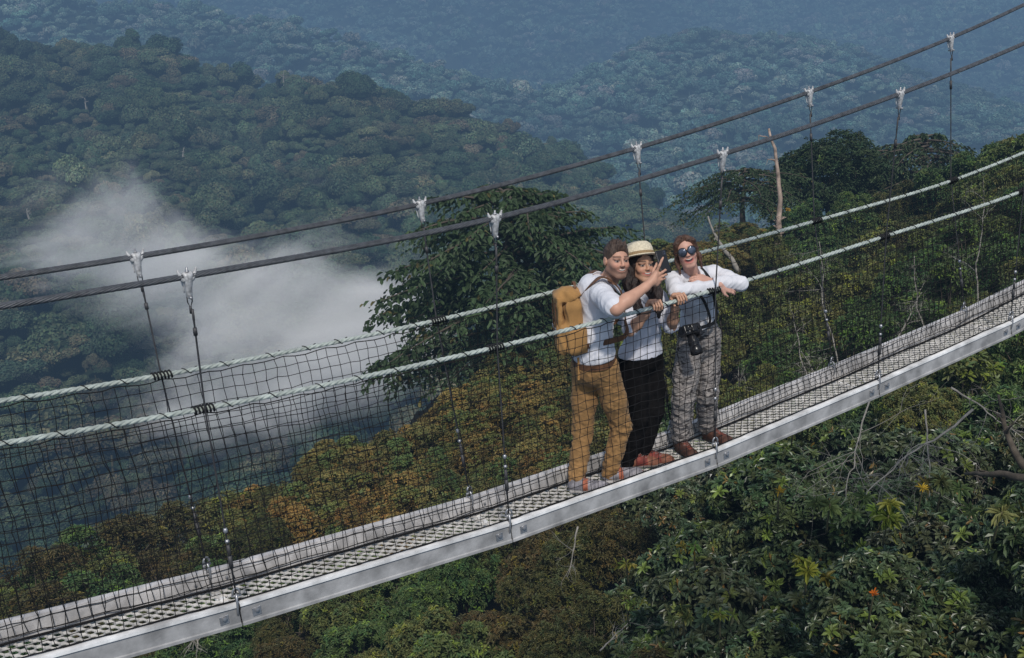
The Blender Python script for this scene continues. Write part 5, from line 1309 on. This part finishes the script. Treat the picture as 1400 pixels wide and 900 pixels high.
# ================================================================== the woman in sunglasses
w2 = empty('person', (3.50, .04, floor_z(3.5)))
tag(w2, 'laughing woman in sunglasses, white blouse and camouflage trousers leaning folded arms on the handrail', 'person')
J = dict(neck=at(945,371,-.09), chest=at(950,400,-.04), waist=at(955,432,.02), pel=at(956,462,.06), shR=at(921,383,-.08), shL=at(976,374,-.10), elR=at(924,398,-.19), elL=at(1012,388,-.30),
         wrR=at(984,390,-.28), wrL=at(972,385,-.24), hipR=at(942,480,.05), hipL=at(968,478,.05), knR=at(934,545,-.0), knL=at(966,538,.0), anR=at(931,594,.06), anL=at(967,581,.07), head=at(938,345,-.13))
LAT = unit((J['shL']-J['shR'])*np.array([1,1,.5])); CH = np.cross(LAT, [0,0,1.0]); CH = CH if CH[1] < 0 else -CH
tor = frame(CH, J['neck']-J['pel']); hfr = frame((-.58,-.76,.24), np.array([-.10,.20,1.0])); HS = .91
def w2_torso(F, g=0.0):
    F.op(ell(J['chest'], (.140+g,.098+g,.17+g), tor), .05); F.op(ell(J['waist'], (.120+g*2,.095+g*2,.14+g), tor), .06); F.op(ell(J['pel'], (.150+g,.112+g,.12+g), tor), .06)
    F.op(cone(J['shL'], J['shR'], .048+g, .048+g), .05); F.op(cone(J['neck']-tor[2]*.03, J['chest']+tor[2]*.08, .045+g*.4, .085+g), .05)
    for a in (-1,1): F.op(ell(J['chest']+tor[1]*.07+a*tor[0]*.062, (.055+g*.6,.045+g*.6,.058+g*.6), tor), .05)
lo = np.min([v for v in J.values()], 0)-.2; hi = np.max([v for v in J.values()], 0)+.22
F = Field(lo, hi, .0045); w2_torso(F, -.014)
F.op(cone(J['neck']-tor[2]*.06, J['head']-hfr[2]*.055-hfr[1]*.005, .050, .046), .03)
limb(F, [J['shR'], J['elR'], J['wrR']], [.040,.036,.024]); limb(F, [J['shL'], J['elL'], J['wrL']], [.040,.036,.024])
def hand_flat(F, w, d, nrm, s=.92):
    """relaxed hand: palm, four bent fingers of their own lengths, thumb off the side"""
    d = unit(np.asarray(d, float)); nrm = unit(nrm - d*(np.asarray(nrm)@d)); l = np.cross(nrm, d)
    for a in (-.024,-.008,.008,.024): F.op(cone(np.asarray(w)+d*.01*s+l*a*.6*s, np.asarray(w)+d*.085*s+l*a*1.25*s, .014*s, .0125*s), .008)
    for a, L in zip((-.030,-.010,.010,.029), (.072,.082,.078,.060)):
        p = np.asarray(w)+d*.088*s+l*a*s; e = d
        for j, q in enumerate((.45,.32,.23)):
            e = unit(e - nrm*(.22+.25*j)); n_ = p + e*L*q*s; F.op(cone(p, n_, (.0098-.0008*j)*s, (.0092-.0008*j)*s), .004); p = n_
    p = np.asarray(w)+d*.02*s-l*.026*s; q = p+unit(d*.8-l*.7-nrm*.2)*.045*s; F.op(cone(p, q, .014*s, .0115*s), .01); F.op(cone(q, q+unit(d-l*.2-nrm*.3)*.034*s, .011*s, .0085*s), .004)
hand_flat(F, J['wrR'], (J['wrR']-J['elR'])+np.array([0,0,-.12]), (0,-1,.4)); hand_flat(F, J['wrL'], (J['wrL']-J['elL'])*1.0+np.array([0,0,.02]), (0,-.7,1))
for s in 'RL': limb(F, [J['hip'+s], J['kn'+s], J['an'+s]], [.07,.045,.033])
head_prims(F, J['head'], hfr, HS, True, .9, .85)
V, Q = F.mesh(1); SK = (.58,.33,.25)
obj_from('body', mesh_data('body', V, Q, None, m_skin, face_color(V, J['head'], hfr, HS, SK, (.50,.13,.11), (.12,.06,.035), smile=.9, openm=.85, seed=8), True), w2); teeth(V, J['head'], hfr, HS, w2.children[0] if w2.children else w2, hw=.021, z0=-.0545, ht=.006)
l, f, u = hfr; W = lambda a, b, d: J['head']+HS*(a*l+b*f+d*u)
F = Field(J['head']-.22, J['head']+.2, .0045)                  # auburn hair drawn back, loose strands at the sides
F.op(ell(W(0,-.020,.036), np.array([.080,.099,.094])*HS, hfr), .01); F.op(ell(W(0,-.115,-.02), np.array([.05,.05,.05])*HS, hfr), .03)
for a in (-1,1):
    limb(F, [W(a*.02,.055,.105), W(a*.060,.050,.070), W(a*.078,.022,.01)], [.018,.018,.014], .015)
    limb(F, [W(a*.078,.006,.0), W(a*.083,.012,-.06), W(a*.080,.010,-.135)], [.017,.016,.008], .008)
F.op(ell(W(0,.100,-.012), np.array([.082,.076,.096])*HS, hfr), .010, 'sub'); F.op(ell(W(0,.03,-.12), np.array([.070,.10,.10])*HS, hfr), .01, 'sub')
for a in (-1,1): F.op(ell(W(a*.088,-.004,-.012), np.array([.026,.020,.032])*HS, hfr), .006, 'sub')
solid('hair', F, m_hair, w2, lambda V: np.array((.085,.042,.027))*(1+.5*n3(V@np.diag([1,1,.4]), 170, 7))[:,None], fold=(.005, 110, f*.8+u, .25, 7))
# blouse
F = Field(lo, hi, .005); w2_torso(F, .006)
for s in 'RL':
    limb(F, [J['sh'+s], J['sh'+s]*.5+J['el'+s]*.5, J['el'+s]], [.052,.051,.048], .03); limb(F, [J['el'+s], J['el'+s]*.5+J['wr'+s]*.5, J['el'+s]*.15+J['wr'+s]*.85], [.048,.046,.036], .02)
F.op(ell(J['waist']-tor[2]*.03, (.140,.112,.10), tor), .04); F.cut(J['waist']-tor[2]*.045, -(tor[2]-.15*tor[0]))
F.op(cone(J['neck']+tor[2]*.035, J['neck']+tor[2]*.15+hfr[1]*.03, .042, .07), .012, 'sub'); F.op(cone(J['neck']+tor[1]*.06, J['chest']+tor[1]*.12+tor[2]*.08, .034, .012), .012, 'sub')
solid('blouse', F, m_blouse, w2, fold=(lambda V: .004+.0045*np.clip(1-np.minimum(np.linalg.norm(V-J['elR'],axis=1), np.linalg.norm(V-J['elL'],axis=1))/.16,0,1), 46, tor[2]*.3+tor[0]*.7, .4, 25))
tr2 = trousers(w2, J, m_camo, tor, .004, (.090,.086,.077,.074,.069), 0, .011, 28, .115)
mb = MB(); th = np.linspace(0, 2*math.pi, 30); bc = J['pel']+tor[2]*.100
strap([bc + tor[0]*.150*np.cos(q) + tor[1]*.125*np.sin(q) for q in th], .030, [tor[0]*math.cos(q)+tor[1]*math.sin(q) for q in th], .004, 'waistband', m_camo, tr2, 50)
def boot(V, t, s, z):
    c = np.where((z < .022)[:,None], (.035,.022,.018), np.where((np.abs(s) < .3)[:,None] & (t > .3)[:,None] & (t < .75)[:,None], (.20,.055,.035), (.085,.038,.026))); return c*(1+.3*n3(V,60,4))[:,None]
for nm, d in (('R', (-.25,-.97,0)), ('L', (.10,-.99,0))):
    an = J['an'+nm]; fl = floor_z(an[0]); h = np.array([an[0]+.01, an[1]+.05, fl]); shoe('boot', h, h+unit(np.array(d))*.26, fl, w2, m_shoe, boot, .265, .048, .08, an+np.array([0,0,.03]), 4)
# sunglasses
sg = MB(); gl = MB()
for a in (-1,1):
    cg = W(a*.034,.103,.006); ax = unit(f*.97 + a*l*.20); gl.lathe([(0,.005),(.018,.004),(.0275,.001),(.0285,-.002),(0,-.001)], cg, ax, 28)
    th = np.linspace(0, 2*math.pi, 30); e1 = unit(np.cross(ax, u)); e2 = np.cross(e1, ax); sg.tube([cg+.0285*(math.cos(q)*e1+math.sin(q)*e2) for q in th], .0028, 5)
    sg.tube([W(a*.062,.090,.012), W(a*.080,.05,.012), W(a*.083,-.02,.006), W(a*.080,-.035,-.01)], .0026, 5)
sg.tube([W(-.009,.108,.012), W(0,.112,.015), W(.009,.108,.012)], .0026, 5)
gf = sg.build('sunglasses', m_gloss, w2, True); gl.build('lens', m_lens, gf, True)
for o in list(w2.children): o.location = -Vector(w2.location)

# camera hanging from a strap round her neck
cp = at(943,452,-.145); ca = empty('camera', cp); tag(ca, 'black camera with long lens hanging from the neck of the woman in sunglasses', 'camera')
cf = frame(unit(np.array([-.15,-.55,-.85])), (-.1,-.85,.55)); c = np.zeros(3)
F = Field(c-.17, c+.17, .004); F.op(rbox(c, (.066,.034,.045), .010, cf), .004); F.op(rbox(c+cf[2]*.050, (.024,.028,.020), .010, cf), .012); F.op(rbox(c+cf[0]*.056+cf[1]*.018, (.016,.036,.043), .012, cf), .008)
bd_ = solid('camera_body', F, m_gloss, ca, (1.2,1.2,1.2))
mb = MB(); mb.lathe([(0,.0),(.030,.0),(.033,.02),(.036,.04),(.037,.075),(.035,.077),(.037,.08),(.041,.10),(.043,.135),(.040,.138),(.036,.130),(0,.125)], c+cf[1]*.030, cf[1], 26)
ln = mb.build('lens_barrel', m_gloss, ca, True)
mb = MB(); mb.lathe([(0,.004),(.02,.003),(.034,0)], c+cf[1]*.158, cf[1], 20); mb.build('front_glass', m_lens, ln, True)
mb = MB()
for q in ((.045,.045),(-.045,.045),(-.03,.047)): mb.lathe([(0,.012),(.011,.011),(.012,0)], c+cf[0]*q[0]+cf[2]*q[1], cf[2], 12)
mb.build('dial', m_gloss, bd_)
rel = lambda p: np.asarray(p)-cp
st = MB()
strap([rel(J['neck']-tor[1]*.06+tor[2]*.04), rel(J['neck']+tor[0]*.060+tor[2]*.030), rel(J['chest']+tor[0]*.062+tor[1]*.125+tor[2]*.09), rel(J['chest']+tor[0]*.03+tor[1]*.158-tor[2]*.0), rel(J['waist']+tor[0]*.01+tor[1]*.168), c+cf[0]*.068+cf[2]*.02], .024, [-tor[1]+tor[2], tor[0]+tor[2], tor[1]+tor[2]*.5, tor[1], tor[1], tor[1]], .003, n=40, mb=st)
strap([rel(J['neck']-tor[1]*.06+tor[2]*.04), rel(J['neck']-tor[0]*.055+tor[2]*.03), rel(J['chest']-tor[0]*.06+tor[1]*.105+tor[2]*.09), rel(J['chest']-tor[0]*.04+tor[1]*.135-tor[2]*.04), rel(J['waist']-tor[0]*.05+tor[1]*.160), c-cf[0]*.068+cf[2]*.02], .020, [-tor[1]+tor[2], -tor[0]+tor[2], tor[1]+tor[2]*.5, tor[1], tor[1], tor[1]], .003, n=40, mb=st)
st.build('neck_strap', m_black, ca)
# ------------------------------------------------------------------ mist rising out of the valley
m, t, N, L, out = vol_mat('mist_vapour')
tc = N.new('ShaderNodeTexCoord'); geo = N.new('ShaderNodeNewGeometry')
def mth(op, a, b=None, clamp=False):
    q = N.new('ShaderNodeMath'); q.operation = op; q.use_clamp = clamp
    for i, v in enumerate((a, b)):
        if v is None: continue
        if isinstance(v, (int, float)): q.inputs[i].default_value = v
        else: L.new(v, q.inputs[i])
    return q.outputs[0]
mp = N.new('ShaderNodeMapping'); mp.inputs['Rotation'].default_value = (0, R(35), 0); mp.inputs['Scale'].default_value = (1/23, 1/18, 1/13); L.new(geo.outputs['Position'], mp.inputs[0])
n1 = N.new('ShaderNodeTexNoise'); n1.inputs['Scale'].default_value = 1; n1.inputs['Detail'].default_value = 7; n1.inputs['Roughness'].default_value = .68; n1.inputs['Distortion'].default_value = .8
L.new(mp.outputs[0], n1.inputs['Vector'])
MU, MV, MRU, MRV = 300, 400, 340, 250
tot = None
for (u, v, ru, rv, wt) in ((100,235,75,50,.6),(165,300,95,75,.8),(250,365,125,85,1.0),(345,430,150,90,1.15),(465,485,150,85,1.6),(380,530,210,85,1.0)):
    vm = N.new('ShaderNodeVectorMath'); vm.operation = 'MULTIPLY_ADD'; L.new(tc.outputs['Object'], vm.inputs[0])
    sx, sz = MRU/ru, MRV/rv; vm.inputs[1].default_value = (sx, 1.5, sz); vm.inputs[2].default_value = (-(u-MU)/MRU*sx, 0, -(MV-v)/MRV*sz)
    le = N.new('ShaderNodeVectorMath'); le.operation = 'LENGTH'; L.new(vm.outputs[0], le.inputs[0])
    g = mth('MULTIPLY', mth('SUBTRACT', 1.35, le.outputs['Value'], True), wt); tot = g if tot is None else mth('MAXIMUM', tot, g)
dens = mth('SUBTRACT', mth('ADD', tot, mth('MULTIPLY', mth('SUBTRACT', n1.outputs[0], .5), 3.9)), .34, True)
dens = mth('MULTIPLY', mth('POWER', dens, 1.45), .105)
gr = N.new('ShaderNodeTexGradient'); gr.gradient_type = 'SPHERICAL'; L.new(tc.outputs['Object'], gr.inputs['Vector'])
dens = mth('MULTIPLY', dens, mth('MULTIPLY', gr.outputs['Fac'], 4.0, True))
vs = N.new('ShaderNodeVolumeScatter'); vs.inputs['Color'].default_value = (1,.99,.985,1); vs.inputs['Anisotropy'].default_value = -.5
L.new(dens, vs.inputs['Density']); L.new(vs.outputs[0], out.inputs['Volume'])
try: m.cycles.volume_step_rate = .5
except Exception: pass
dist = 160; p = far_at(MU, MV, dist); k = dist/F_PX
th = np.linspace(0, math.pi, 17)[:,None]; ph = np.linspace(0, 2*math.pi, 33)[:-1][None,:]
V = np.stack([np.sin(th)*np.cos(ph), np.sin(th)*np.sin(ph), np.cos(th)+0*ph], -1).reshape(-1,3)
n = 32; i = np.arange(16)[:,None]*n; j = np.arange(n)[None,:]; j2 = (j+1) % n
Q = np.stack([i+j, i+n+j, i+n+j2, i+j2], -1).reshape(-1,4)
o = obj_from('mist', mesh_data('mist', V, Q, None, m)); o.location = p; o.scale = (MRU*k, 26, MRV*k); o.rotation_euler = (0, 0, math.atan2(rt0[1], rt0[0]))
tag(o, 'torn plume of white mist drifting up out of the valley', 'mist', kind='stuff')
